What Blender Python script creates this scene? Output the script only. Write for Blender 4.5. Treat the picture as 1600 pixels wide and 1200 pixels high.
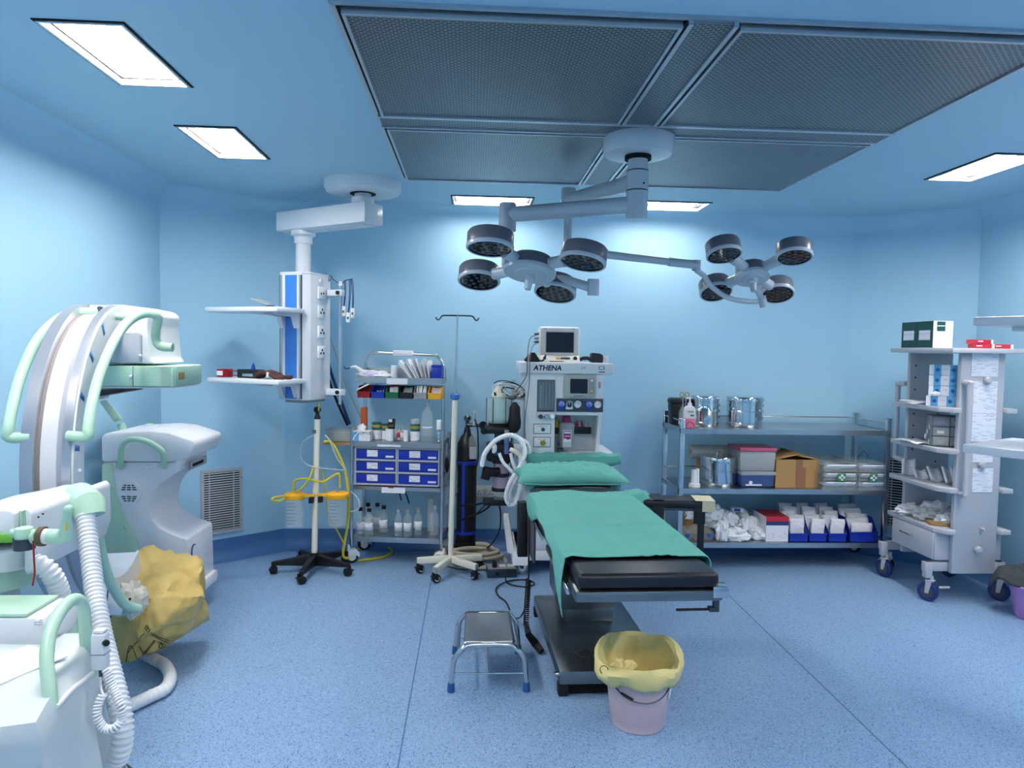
import bpy, bmesh, math, random
from mathutils import Vector as V, Matrix, noise
random.seed(7)
R = math.radians
sc = bpy.context.scene
C = sc.collection
for o in list(bpy.data.objects): bpy.data.objects.remove(o)
# ---------------------------------------------------------------- camera
H = 1.6; F = 1100.0
def _basis(psi, th, rho):
    f = V((math.sin(psi)*math.cos(th), math.cos(psi)*math.cos(th), -math.sin(th)))
    r0 = V((math.cos(psi), -math.sin(psi), 0)); u0 = r0.cross(f)
    r = r0*math.cos(rho) + u0*math.sin(rho)
    return r, r.cross(f), f
CR, CU, CF = _basis(R(3.26), R(2.86), R(.95))
cam = bpy.data.cameras.new('camera'); co = bpy.data.objects.new('camera', cam); C.objects.link(co)
cam.sensor_width = 36; cam.lens = 36*F/1600; cam.clip_start = .05
m = Matrix((CR, CU, -CF)).transposed().to_4x4(); m.translation = V((0, 0, H)); co.matrix_world = m
sc.camera = co
# ---------------------------------------------------------------- world, exposure
w = bpy.data.worlds.new('world'); sc.world = w; w.use_nodes = True
w.node_tree.nodes['Background'].inputs[0].default_value = (.5, .6, .7, 1)
w.node_tree.nodes['Background'].inputs[1].default_value = .05
sc.view_settings.view_transform = 'Standard'; sc.view_settings.look = 'None'
sc.view_settings.gamma = 1; sc.view_settings.exposure = 0.0
sc.view_settings.use_curve_mapping = False
LAMP = 60.0      # emission of every ceiling panel

# measured pixel (1600x1200) to a point of the room: at depth Y, or on height z
def ray(x, y): return CF*F + CR*(x-800) + CU*(600-y)
def at(x, y, Y): d = ray(x, y); return V((0, 0, H)) + d*(Y/d.y)
def on(x, y, z): d = ray(x, y); return V((0, 0, H)) + d*((z-H)/d.z)

# ---------------------------------------------------------------- materials
def lin(c):
    c = c/255.0
    return c/12.92 if c <= .04045 else ((c+.055)/1.055)**2.4
def rgb(c): return (lin(c[0]), lin(c[1]), lin(c[2]), 1)
MATS = {}
def mat(name, c, rough=.5, metal=0, var=.06, vs=6, bump=0, bs=60, alpha=1, emit=0, coat=0, trans=0, ior=1.45):
    if name in MATS: return MATS[name]
    mt = bpy.data.materials.new(name); mt.use_nodes = True; MATS[name] = mt
    nt = mt.node_tree; N = nt.nodes; L = nt.links; p = N['Principled BSDF']
    p.inputs['Roughness'].default_value = rough; p.inputs['Metallic'].default_value = metal
    p.inputs['Alpha'].default_value = alpha; p.inputs['Coat Weight'].default_value = coat
    p.inputs['Transmission Weight'].default_value = trans; p.inputs['IOR'].default_value = ior
    base = rgb(c); tc = N.new('ShaderNodeTexCoord')
    nz = N.new('ShaderNodeTexNoise'); nz.inputs['Scale'].default_value = vs; nz.inputs['Detail'].default_value = 4
    L.new(tc.outputs['Object'], nz.inputs['Vector'])
    mx = N.new('ShaderNodeMix'); mx.data_type = 'RGBA'
    mx.inputs[6].default_value = tuple(min(1, q*(1-var)) for q in base[:3])+(1,)
    mx.inputs[7].default_value = tuple(min(1, q*(1+var)) for q in base[:3])+(1,)
    L.new(nz.outputs['Fac'], mx.inputs[0]); L.new(mx.outputs[2], p.inputs['Base Color'])
    if emit:
        p.inputs['Emission Color'].default_value = base; p.inputs['Emission Strength'].default_value = emit
    if bump:
        n2 = N.new('ShaderNodeTexNoise'); n2.inputs['Scale'].default_value = bs; n2.inputs['Detail'].default_value = 3
        L.new(tc.outputs['Object'], n2.inputs['Vector'])
        b = N.new('ShaderNodeBump'); b.inputs['Strength'].default_value = bump; b.inputs['Distance'].default_value = .01
        L.new(n2.outputs['Fac'], b.inputs['Height']); L.new(b.outputs[0], p.inputs['Normal'])
    return mt
def nodes(mt): return mt.node_tree.nodes, mt.node_tree.links, mt.node_tree.nodes['Principled BSDF']

M = {}
M['wall'] = mat('wall_paint', (168, 211, 236), .42, var=.02, vs=1.5, bump=.02, bs=35)
M['ceil'] = mat('ceiling_paint', (164, 202, 224), .5, var=.02, vs=1.5)
M['white'] = mat('white_enamel', (226, 229, 233), .32, var=.02)
M['pend'] = mat('pendant_white', (222, 227, 234), .28, var=.02)
M['lampgrey'] = mat('lamp_grey_enamel', (196, 204, 214), .22, var=.02)
M['lilac'] = mat('pale_lilac_white', (226, 227, 234), .33, var=.02)
M['green'] = mat('mint_green_plastic', (176, 214, 192), .38, var=.02)
M['steel'] = mat('stainless_steel', (204, 207, 209), .2, 1, var=.1, vs=9)
M['steelb'] = mat('brushed_stainless', (184, 187, 190), .3, 1, var=.14, vs=7)
M['mirror'] = mat('polished_steel', (205, 210, 212), .07, 1, var=.04)
M['darksteel'] = mat('dark_steel', (86, 92, 98), .35, 1, var=.1)
M['black'] = mat('black_plastic', (20, 21, 25), .42, var=.15)
M['vinyl'] = mat('black_vinyl', (26, 28, 36), .36, var=.2, vs=3, bump=.05, bs=90)
M['rubber'] = mat('black_rubber', (18, 18, 21), .6, var=.1)
M['greyr'] = mat('grey_rubber', (120, 122, 126), .55)
M['cloth'] = mat('teal_surgical_cloth', (100, 174, 164), .85, var=.09, vs=5, bump=.25, bs=260)
M['bluep'] = mat('blue_plastic', (22, 52, 168), .38, var=.06)
M['navy'] = mat('navy_plastic', (34, 60, 112), .45)
M['yellowp'] = mat('yellow_plastic', (246, 178, 30), .4)
M['yelltube'] = mat('yellow_tubing', (204, 190, 44), .35)
M['bag'] = mat('yellow_waste_bag', (204, 176, 104), .42, var=.07, vs=8, bump=.45, bs=30)
M['bagp'] = mat('pale_yellow_waste_bag', (232, 214, 142), .38, var=.07, vs=8, bump=.5, bs=30)
M['pink'] = mat('pink_bucket_plastic', (230, 196, 198), .45, var=.07, vs=7)
M['purple'] = mat('purple_tub_plastic', (190, 140, 206), .4, var=.04)
M['cream'] = mat('cream_enamel', (232, 228, 210), .38, var=.03)
M['paper'] = mat('white_paper', (232, 233, 240), .8, var=.03)
M['bagw'] = mat('white_plastic_bag', (240, 242, 246), .35, var=.03, bump=.12, bs=40)
M['clear'] = mat('clear_plastic', (226, 236, 238), .12, alpha=.17, var=.02)
M['frost'] = mat('frosted_plastic', (216, 222, 222), .35, alpha=.5, var=.03)
M['glass'] = mat('clear_glass', (206, 226, 222), .04, alpha=.2, var=.02)
M['cable'] = mat('grey_cable', (176, 176, 170), .5)
M['cardb'] = mat('cardboard', (178, 138, 88), .8, var=.06, vs=10)
M['red'] = mat('red_plastic', (150, 26, 34), .42)
M['greenp'] = mat('green_plastic', (24, 104, 60), .42)
M['orange'] = mat('orange_plastic', (216, 92, 34), .42)
M['dkgreen'] = mat('dark_green_card', (24, 78, 72), .5)
M['ltblue'] = mat('light_blue_card', (92, 172, 222), .55)
M['crimson'] = mat('crimson_card', (200, 40, 66), .5)
M['ink'] = mat('black_print', (24, 26, 30), .6)
M['inkg'] = mat('grey_print', (92, 96, 108), .6)
M['grey'] = mat('grey_plastic', (150, 154, 158), .45)
M['dgrey'] = mat('dark_grey_plastic', (70, 76, 84), .4)
M['trol'] = mat('grey_powder_coat', (186, 188, 196), .42, var=.02)
M['brown'] = mat('brown_strap', (78, 46, 40), .75)
M['beige'] = mat('beige_hose', (176, 168, 150), .6)
M['screen'] = mat('dark_screen', (16, 20, 32), .12, var=.05)
M['amber'] = mat('amber_button', (240, 190, 60), .4)
M['pinkliq'] = mat('pink_soap', (238, 128, 156), .25, var=.03)
M['skirt'] = mat('skirting_vinyl', (74, 118, 172), .45, var=.05, bump=.02)
M['aluf'] = mat('aluminium_trim', (196, 202, 208), .35, .85, var=.04)
M['slat'] = mat('grille_slat', (188, 192, 196), .45, .2, var=.05)
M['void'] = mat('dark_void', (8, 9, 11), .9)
M['podgrey'] = mat('lamp_pod_grey', (108, 112, 126), .3, var=.03)
M['lens'] = mat('lamp_lens', (14, 20, 28), .06, var=.1, coat=.5)
M['brass'] = mat('brass', (196, 150, 70), .3, .9)
M['socketw'] = mat('socket_white', (238, 240, 242), .35, var=.01)
M['magenta'] = mat('magenta_label', (148, 40, 110), .5)
M['tape'] = mat('masking_tape', (206, 200, 170), .7)
M['lav'] = mat('lavender_lime', (176, 160, 176), .8, var=.2, vs=160, bump=.3, bs=160)
M['darkcloth'] = mat('dark_grey_cloth', (62, 66, 68), .9, bump=.4, bs=160)

# emission of the ceiling panels
M['lampdim'] = mat('ceiling_panel_light_dimmer', (255, 247, 238), .5, emit=LAMP*.45)
M['lampon'] = mat('ceiling_panel_light', (255, 247, 238), .5, emit=LAMP)
# floor: blue vinyl with dark and pale flecks
def mk_floor():
    mt = mat('blue_fleck_vinyl', (136, 168, 204), .36, var=.05, vs=1.2); N, L, p = nodes(mt)
    tc = N.new('ShaderNodeTexCoord'); src = p.inputs['Base Color'].links[0].from_socket
    for sc_, lo, hi, col in ((95, .085, .12, (40, 64, 106)), (62, .085, .12, (156, 190, 226)), (150, .12, .18, (74, 110, 164))):
        vo = N.new('ShaderNodeTexVoronoi'); vo.inputs['Scale'].default_value = sc_; L.new(tc.outputs['Object'], vo.inputs['Vector'])
        nz = N.new('ShaderNodeTexNoise'); nz.inputs['Scale'].default_value = sc_*.5; L.new(tc.outputs['Object'], nz.inputs['Vector'])
        ad = N.new('ShaderNodeMath'); ad.operation = 'MULTIPLY'; L.new(vo.outputs['Distance'], ad.inputs[0]); L.new(nz.outputs['Fac'], ad.inputs[1])
        mr = N.new('ShaderNodeMapRange'); mr.inputs[1].default_value = lo; mr.inputs[2].default_value = hi
        mr.inputs[3].default_value = .85; mr.inputs[4].default_value = 0; L.new(ad.outputs[0], mr.inputs[0])
        mx = N.new('ShaderNodeMix'); mx.data_type = 'RGBA'; mx.inputs[7].default_value = rgb(col)
        L.new(mr.outputs[0], mx.inputs[0]); L.new(src, mx.inputs[6]); src = mx.outputs[2]
    L.new(src, p.inputs['Base Color']); return mt
M['floor'] = mk_floor()
# perforated sheet: staggered dark slots in grey metal
def mk_perf():
    mt = mat('perforated_sheet', (150, 160, 168), .38, .9, var=.12, vs=2.5); N, L, p = nodes(mt)
    tc = N.new('ShaderNodeTexCoord'); br = N.new('ShaderNodeTexBrick')
    br.inputs['Scale'].default_value = 1; br.inputs['Brick Width'].default_value = .026; br.inputs['Row Height'].default_value = .0125
    br.inputs['Mortar Size'].default_value = .0031; br.inputs['Mortar Smooth'].default_value = .25; br.offset = .5
    L.new(tc.outputs['Object'], br.inputs['Vector'])
    src = p.inputs['Base Color'].links[0].from_socket
    mx = N.new('ShaderNodeMix'); mx.data_type = 'RGBA'; mx.inputs[6].default_value = (.012, .014, .017, 1)
    L.new(br.outputs['Fac'], mx.inputs[0]); L.new(src, mx.inputs[7]); L.new(mx.outputs[2], p.inputs['Base Color'])
    bp = N.new('ShaderNodeBump'); bp.inputs['Strength'].default_value = .6; bp.inputs['Distance'].default_value = .004
    L.new(br.outputs['Fac'], bp.inputs['Height']); L.new(bp.outputs[0], p.inputs['Normal'])
    L.new(br.outputs['Fac'], p.inputs['Metallic']); return mt
M['perf'] = mk_perf()
# printed form: grey text rows on white paper
def mk_print(name, row=.006, dens=.5, ink=(120, 122, 140), base=(232, 233, 242), colw=.02):
    mt = mat(name, base, .8, var=.02); N, L, p = nodes(mt)
    tc = N.new('ShaderNodeTexCoord'); br = N.new('ShaderNodeTexBrick')
    mp = N.new('ShaderNodeMapping'); mp.inputs['Rotation'].default_value = (R(90), 0, 0)
    L.new(tc.outputs['Object'], mp.inputs[0])
    br.inputs['Scale'].default_value = 1; br.inputs['Brick Width'].default_value = colw; br.inputs['Row Height'].default_value = row
    br.inputs['Mortar Size'].default_value = row*.3; br.inputs['Color1'].default_value = (0, 0, 0, 1); br.inputs['Color2'].default_value = (1, 1, 1, 1)
    br.inputs['Mortar'].default_value = (1, 1, 1, 1); L.new(mp.outputs[0], br.inputs['Vector'])
    nz = N.new('ShaderNodeTexNoise'); nz.inputs['Scale'].default_value = 420; L.new(tc.outputs['Object'], nz.inputs['Vector'])
    s = N.new('ShaderNodeMath'); s.operation = 'ADD'; L.new(br.outputs['Color'], s.inputs[0]); L.new(nz.outputs['Fac'], s.inputs[1])
    lt = N.new('ShaderNodeMath'); lt.operation = 'LESS_THAN'; L.new(s.outputs[0], lt.inputs[0]); lt.inputs[1].default_value = dens+.35
    mu = N.new('ShaderNodeMath'); mu.operation = 'MULTIPLY'; L.new(lt.outputs[0], mu.inputs[0]); mu.inputs[1].default_value = .6
    src = p.inputs['Base Color'].links[0].from_socket
    mx = N.new('ShaderNodeMix'); mx.data_type = 'RGBA'; mx.inputs[7].default_value = rgb(ink)
    L.new(mu.outputs[0], mx.inputs[0]); L.new(src, mx.inputs[6]); L.new(mx.outputs[2], p.inputs['Base Color']); return mt
M['form'] = mk_print('printed_form', .009, .45, (130, 134, 160), colw=.04)
M['lab'] = mk_print('printed_label', .006, .5, (90, 96, 120), colw=.03)
M['labw'] = mk_print('wrapper_print', .007, .25, (150, 120, 140), (226, 226, 232), .03)

# ---------------------------------------------------------------- geometry collector
def smooth(pts, k, closed=False):
    if k < 2: return [V(p) for p in pts]
    P = [V(p) for p in pts]; n = len(P); out = []
    for i in range(n if closed else n-1):
        if closed: a, b, c, d = P[i-1], P[i], P[(i+1) % n], P[(i+2) % n]
        else: a, b, c, d = P[max(i-1, 0)], P[i], P[i+1], P[min(i+2, n-1)]
        for j in range(k):
            t = j/k
            out.append(.5*((2*b)+(c-a)*t+(2*a-5*b+4*c-d)*t*t+(3*b-a-3*c+d)*t**3))
    if not closed: out.append(P[-1])
    return out
def resample(pts, step):
    out = [pts[0].copy()]; acc = 0
    for a, b in zip(pts, pts[1:]):
        l = (b-a).length; pos = step-acc
        while pos <= l: out.append(a.lerp(b, pos/l)); pos += step
        acc = (acc+l) % step
    return out
def frames(P, closed=False):
    n = len(P); T = []
    for i in range(n):
        a = P[i-1] if (i or closed) else P[i]; b = P[(i+1) % n] if (i < n-1 or closed) else P[i]
        t = (b-a); T.append(t.normalized() if t.length > 1e-9 else V((0, 0, 1)))
    up = V((0, 0, 1)) if abs(T[0].z) < .9 else V((1, 0, 0))
    nrm = (up - T[0]*up.dot(T[0])).normalized(); N = []
    for i in range(n):
        nrm = nrm - T[i]*nrm.dot(T[i])
        nrm = nrm.normalized() if nrm.length > 1e-6 else T[i].orthogonal().normalized()
        N.append(nrm.copy())
    return T, N
XF = {}
class G:
    def __init__(s): s.v = []; s.f = []
    def add(s, vs, fs, M=None):
        k = len(s.v)
        s.v += [(M @ V(p)) if M else V(p) for p in vs]
        s.f += [tuple(i+k for i in f) for f in fs]; return s
    def _bev(s, vs, fs, b, seg, M):
        bm = bmesh.new(); bv = [bm.verts.new(p) for p in vs]
        for f in fs: bm.faces.new([bv[i] for i in f])
        bmesh.ops.recalc_face_normals(bm, faces=bm.faces)
        bmesh.ops.bevel(bm, geom=list(bm.edges), offset=b, segments=seg, profile=.5, affect='EDGES', clamp_overlap=True)
        bm.verts.index_update()
        s.add([v.co.copy() for v in bm.verts], [[v.index for v in f.verts] for f in bm.faces], M); bm.free(); return s
    def box(s, x0, x1, y0, y1, z0, z1, b=0, M=None, seg=2):
        vs = [(x, y, z) for z in (z0, z1) for y in (y0, y1) for x in (x0, x1)]
        fs = [(0, 2, 3, 1), (4, 5, 7, 6), (0, 1, 5, 4), (2, 6, 7, 3), (0, 4, 6, 2), (1, 3, 7, 5)]
        return s._bev(vs, fs, b, seg, M) if b else s.add(vs, fs, M)
    def prism(s, poly, a, b_, ax='y', b=0, M=None, seg=2):
        n = len(poly)
        mk = {'x': lambda p, q, t: (t, p, q), 'y': lambda p, q, t: (p, t, q), 'z': lambda p, q, t: (p, q, t)}[ax]
        vs = [mk(p[0], p[1], a) for p in poly] + [mk(p[0], p[1], b_) for p in poly]
        fs = [tuple(range(n))[::-1], tuple(range(n, 2*n))] + [(i, (i+1) % n, n+(i+1) % n, n+i) for i in range(n)]
        return s._bev(vs, fs, b, seg, M) if b else s.add(vs, fs, M)
    def frustum(s, lo, hi, b=0, M=None):
        n = len(lo); vs = list(lo)+list(hi)
        fs = [tuple(range(n))[::-1], tuple(range(n, 2*n))] + [(i, (i+1) % n, n+(i+1) % n, n+i) for i in range(n)]
        return s._bev(vs, fs, b, 2, M) if b else s.add(vs, fs, M)
    def tube(s, pts, r, n=8, sm=0, closed=False, M=None, cap=True):
        P = smooth(pts, sm, closed); T, N = frames(P, closed); k = len(P); vs = []; fs = []
        for i in range(k):
            rr = r[i] if isinstance(r, list) else (r(i/(k-1)) if callable(r) else r); B = T[i].cross(N[i])
            for j in range(n):
                a = 2*math.pi*j/n; vs.append(P[i]+(N[i]*math.cos(a)+B*math.sin(a))*rr)
        for i in range(k if closed else k-1):
            i2 = (i+1) % k
            for j in range(n): fs.append((i*n+j, i*n+(j+1) % n, i2*n+(j+1) % n, i2*n+j))
        if cap and not closed: fs += [tuple(range(n))[::-1], tuple(range((k-1)*n, k*n))]
        return s.add(vs, fs, M)
    def cyl(s, p, q, r, r2=None, n=16, M=None, cap=True): return s.tube([p, q], [r, r if r2 is None else r2], n, M=M, cap=cap)
    def lathe(s, prof, c=(0, 0, 0), n=24, M=None, cap=True, rf=None):
        vs = []; fs = []; k = len(prof); c = V(c)
        for i, (r, z) in enumerate(prof):
            for j in range(n):
                a = 2*math.pi*j/n; rr = r*(rf(a, i) if rf else 1); vs.append(c+V((rr*math.cos(a), rr*math.sin(a), z)))
        for i in range(k-1):
            for j in range(n): fs.append((i*n+j, i*n+(j+1) % n, (i+1)*n+(j+1) % n, (i+1)*n+j))
        if cap: fs += [tuple(range(n))[::-1], tuple(range((k-1)*n, k*n))]
        return s.add(vs, fs, M)
    def sph(s, c, r, sx=1, sy=1, sz=1, n=14, M=None):
        k = n//2+1; prof = [(max(1e-4, math.sin(math.pi*i/(k-1)))*r, -math.cos(math.pi*i/(k-1))*r) for i in range(k)]
        Q = Matrix.Translation(V(c)) @ Matrix.Diagonal((sx, sy, sz, 1)); return s.lathe(prof, (0, 0, 0), n, (M @ Q) if M else Q)
    def blob(s, c, size, seed=0, amp=.3, fr=2.2, n=22, flat=None, crease=.5, M=None):
        k = n//2+2; vs = []; fs = []; off = V((seed*3.1, seed*1.7, seed*.9)); c = V(c)
        for i in range(k):
            th = math.pi*i/(k-1)
            for j in range(n):
                ph = 2*math.pi*j/n; d = V((math.sin(th)*math.cos(ph), math.sin(th)*math.sin(ph), -math.cos(th)))
                q = 1+amp*noise.noise(d*fr+off)+amp*crease*(.5-abs(noise.noise(d*fr*2.7+off*2)))
                p = V((d.x*size[0]*q, d.y*size[1]*q, d.z*size[2]*q))
                if flat is not None: p.z = max(p.z, flat-c.z)
                vs.append(c+p)
        for i in range(k-1):
            for j in range(n): fs.append((i*n+j, i*n+(j+1) % n, (i+1)*n+(j+1) % n, (i+1)*n+j))
        return s.add(vs, fs, M)
    def sheet(s, fn, nu, nv, M=None):
        vs = [fn(i/nu, j/nv) for j in range(nv+1) for i in range(nu+1)]; w = nu+1
        fs = [(j*w+i, j*w+i+1, (j+1)*w+i+1, (j+1)*w+i) for j in range(nv) for i in range(nu)]
        return s.add(vs, fs, M)
    def hose(s, pts, r, pitch=.012, depth=.12, n=12, sm=10, M=None):
        P = resample(smooth(pts, sm), pitch/4); q = [1, 1, 1-depth, 1-depth]
        return s.tube(P, [r*q[i % 4] for i in range(len(P))], n, M=M)
    def coil(s, pts, Rr, pitch, r, n=5, sm=10, M=None):
        P = resample(smooth(pts, sm), pitch/10); T, N = frames(P); Q = []
        for i, p in enumerate(P):
            a = 2*math.pi*i/10; Q.append(p+(N[i]*math.cos(a)+T[i].cross(N[i])*math.sin(a))*Rr)
        return s.tube(Q, r, n, M=M)
    def obj(s, name, mt, parent=None, world=False, flat=False, thick=0, ang=38, label=None, kind=None):
        me = bpy.data.meshes.new(name); vs = s.v
        if world and parent is not None: Q = XF[parent.name].inverted(); vs = [Q @ p for p in vs]
        me.from_pydata([tuple(p) for p in vs], [], s.f); me.update()
        bm = bmesh.new(); bm.from_mesh(me); bmesh.ops.recalc_face_normals(bm, faces=bm.faces); bm.to_mesh(me); bm.free()
        if not flat:
            me.polygons.foreach_set('use_smooth', [True]*len(me.polygons))
            try: me.set_sharp_from_angle(angle=R(ang))
            except Exception: pass
        me.materials.append(M[mt] if isinstance(mt, str) else mt)
        o = bpy.data.objects.new(name, me); C.objects.link(o)
        if parent is not None: o.parent = parent; XF[o.name] = XF[parent.name]
        else: XF[o.name] = Matrix()
        if thick:
            md = o.modifiers.new('thickness', 'SOLIDIFY'); md.thickness = thick; md.offset = 0
        if label: o['label'] = label
        if kind: o['kind'] = kind
        return o
def tag(o, label, cat, group=None):
    o['label'] = label; o['category'] = cat
    if group: o['group'] = group
    return o
def thing(name, label, cat, loc=(0, 0, 0), rz=0, group=None):
    o = bpy.data.objects.new(name, None); C.objects.link(o); o.empty_display_size = .1
    o.location = V(loc); o.rotation_euler = (0, 0, R(rz)); XF[o.name] = Matrix.Translation(V(loc)) @ Matrix.Rotation(R(rz), 4, 'Z')
    return tag(o, label, cat, group)
def solo(g, name, mt, label, cat, loc=(0, 0, 0), rz=0, group=None, world=False, **k):
    Q = Matrix.Translation(V(loc)) @ Matrix.Rotation(R(rz), 4, 'Z')
    if world: g.v = [Q.inverted() @ p for p in g.v]
    o = g.obj(name, mt, None, **k); o.matrix_world = Q; XF[o.name] = Q
    return tag(o, label, cat, group)
def struct(g, name, mt, parent=None, **k):
    o = g.obj(name, mt, parent, **k)
    if parent is None: o['kind'] = 'structure'
    return o
def dup(root, loc, rz=None, label=None, group=None):
    def cp(o, par):
        c = o.copy(); C.objects.link(c)
        if par is not None: c.parent = par
        for ch in list(o.children): cp(ch, c)
        return c
    r = cp(root, None); r.location = V(loc)
    if rz is not None: r.rotation_euler = (0, 0, R(rz))
    XF[r.name] = Matrix.Translation(V(loc)) @ Matrix.Rotation(r.rotation_euler.z, 4, 'Z')
    if label: r['label'] = label
    if group: r['group'] = group
    return r
UP = Matrix.Rotation(R(90), 4, 'X')      # text plane upright, facing -Y
def text(body, size, Mx, parent, mt='ink', name='lettering', world=False, ex=.0006, align='CENTER', shear=0, bold=0):
    cu = bpy.data.curves.new(name, 'FONT'); cu.body = body; cu.size = size; cu.extrude = ex; cu.offset = bold; cu.align_x = align; cu.align_y = 'CENTER'; cu.shear = shear
    ob = bpy.data.objects.new(name, cu); C.objects.link(ob); dg = bpy.context.evaluated_depsgraph_get()
    me = bpy.data.meshes.new_from_object(ob.evaluated_get(dg)); bpy.data.objects.remove(ob)
    if world: Mx = XF[parent.name].inverted() @ Mx
    me.transform(Mx); me.materials.clear(); me.materials.append(M[mt]); o = bpy.data.objects.new(name, me); C.objects.link(o)
    o.parent = parent; XF[o.name] = XF[parent.name]; return o
def T(x, y, z): return Matrix.Translation(V((x, y, z)))
def Rz(a): return Matrix.Rotation(R(a), 4, 'Z')
def Rx(a): return Matrix.Rotation(R(a), 4, 'X')
def Ry(a): return Matrix.Rotation(R(a), 4, 'Y')

# ================================================================ the room
XL, XR, YB, YF, ZC = -2.16, 3.72, 5.58, -1.0, 2.68
poly = [(XL, YF), (XL, 5.02), (-1.46, YB), (3.06, YB), (XR, 5.02), (XR, YF)]
def inset(i, d):
    n = len(poly); p0, p1, p2 = V(poly[i-1]), V(poly[i]), V(poly[(i+1) % n])
    d1 = (p1-p0).normalized(); d2 = (p2-p1).normalized(); n1 = V((d1.y, -d1.x)); n2 = V((d2.y, -d2.x))
    mm = (n1+n2).normalized(); return p1 + mm*(d/mm.dot(n1))
def run(prof, i):
    g = G(); j = (i+1) % len(poly); k = len(prof); vs = []
    for e in (i, j):
        for d, z in prof: p = inset(e, d); vs.append((p.x, p.y, z))
    g.add(vs, [tuple(range(k)), tuple(range(k, 2*k))[::-1]]+[(q, (q+1) % k, k+(q+1) % k, k+q) for q in range(k)]); return g
rc = .13
wprof = [(0, 0), (0, ZC-rc)] + [(rc*(1-math.cos(R(a))), ZC-rc+rc*math.sin(R(a))) for a in range(15, 91, 15)] + [(rc, ZC+.06), (-.12, ZC+.06), (-.12, 0)]
rb = .09
bprof = [(rb+.002, 0)] + [(rb-rb*math.sin(R(a))+.003, .001+rb-rb*math.cos(R(a))) for a in range(0, 91, 15)] + [(.003, .155), (0, .155), (0, 0)]
for i, nm in enumerate(('left', 'corner_left', 'back', 'corner_right', 'right', 'front')):
    struct(run(wprof, i), 'wall_'+nm, 'wall'); struct(run(bprof, i), 'baseboard_'+nm, 'skirt')
fl = struct(G().box(XL-.12, XR+.12, YF-.12, YB+.12, -.1, 0), 'floor', 'floor')
for x in (-.262, 1.71): G().box(x-.003, x+.003, YF, YB-.08, -.001, .0006).obj('weld_seam', mat('weld_seam', (70, 108, 150), .5), fl)
LIGHTS = [(-1.34, 2.80, .29, .58), (-1.34, 3.93, .29, .58), (2.90, 3.93, .29, .58), (.13, 5.21, .58, .30), (1.42, 5.21, .58, .30), (2.90, 2.80, .29, .58),
          (-1.34, 1.67, .29, .58), (2.90, 1.67, .29, .58), (.13, .35, .58, .30), (1.42, .35, .58, .30)]
REC = .055       # the panels sit in openings this deep
g = G().box(XL-.12, XR+.12, YF-.12, YB+.12, ZC+REC+.004, ZC+.14)
cxs = sorted({XL-.12, XR+.12} | {x+s*w/2 for x, y, w, d in LIGHTS for s in (-1, 1)}); cys = sorted({YF-.12, YB+.12} | {y+s*d/2 for x, y, w, d in LIGHTS for s in (-1, 1)})
for i in range(len(cxs)-1):
    for j in range(len(cys)-1):
        mx_, my_ = (cxs[i]+cxs[i+1])/2, (cys[j]+cys[j+1])/2
        if not any(abs(mx_-x) < w/2 and abs(my_-y) < d/2 for x, y, w, d in LIGHTS): g.box(cxs[i], cxs[i+1], cys[j], cys[j+1], ZC, ZC+REC+.004)
bmc = bmesh.new(); bvc = [bmc.verts.new(p) for p in g.v]
for f in g.f: bmc.faces.new([bvc[i] for i in f])
bmesh.ops.remove_doubles(bmc, verts=list(bmc.verts), dist=1e-5)
seen = {}
for f in bmc.faces: seen.setdefault(tuple(sorted(v.index for v in f.verts)), []).append(f)
bmc.verts.index_update(); seen = {}
for f in bmc.faces: seen.setdefault(tuple(sorted(v.index for v in f.verts)), []).append(f)
bmesh.ops.delete(bmc, geom=[f for fs_ in seen.values() if len(fs_) > 1 for f in fs_], context='FACES_ONLY')
bmc.verts.index_update(); g = G().add([v.co.copy() for v in bmc.verts], [[v.index for v in f.verts] for f in bmc.faces]); bmc.free()
struct(g, 'ceiling', 'ceil', flat=True)

# ceiling light panels
def ceiling_light(cx, cy, sx, sy, label, proto=None):
    t = thing('ceiling_light', label, 'light', (cx, cy, ZC), 0, 'recessed ceiling light panels')
    hx, hy = sx/2, sy/2
    def ring(a, b, z0, z1):
        g = G(); g.box(-hx+a, hx-a, -hy+a, -hy+b, z0, z1).box(-hx+a, hx-a, hy-b, hy-a, z0, z1)
        return g.box(-hx+a, -hx+b, -hy+b, hy-b, z0, z1).box(hx-b, hx-a, -hy+b, hy-b, z0, z1)
    ring(-.008, .0, -.004, -.0005).obj('gasket', 'void', t)
    ring(.0, .012, -.008, .045).obj('frame', 'aluf', t)
    ring(.012, .020, .018, .048).obj('inner_edge', 'dgrey', t)
    G().box(-hx+.012, hx-.012, -hy+.012, hy-.012, .046, .056).obj('diffuser', 'lampdim' if cy > 5 else 'lampon', t)
ceiling_light(-1.34, 2.80, .29, .58, 'bright recessed ceiling panel at left, the one nearer the camera')
ceiling_light(-1.34, 3.93, .29, .58, 'bright recessed ceiling panel at left, between the nearer panel and the pendant')
ceiling_light(2.90, 3.93, .29, .58, 'bright recessed ceiling panel at far right above the grey trolley')
ceiling_light(.13, 5.21, .58, .30, 'bright ceiling panel by the back wall, left of the lamp column')
ceiling_light(1.42, 5.21, .58, .30, 'bright ceiling panel by the back wall, right of the lamp column')
ceiling_light(2.90, 2.80, .29, .58, 'bright ceiling panel at right, out of view beside the air diffuser')
for cx, cy, sx, sy, lb in ((-1.34, 1.67, .29, .58, 'ceiling panel at left nearest the entrance'), (2.90, 1.67, .29, .58, 'ceiling panel at right nearest the entrance'),
                           (.13, .35, .58, .30, 'ceiling panel at entrance end, left one'), (1.42, .35, .58, .30, 'ceiling panel at entrance end, right one')):
    ceiling_light(cx, cy, sx, sy, lb)

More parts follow.
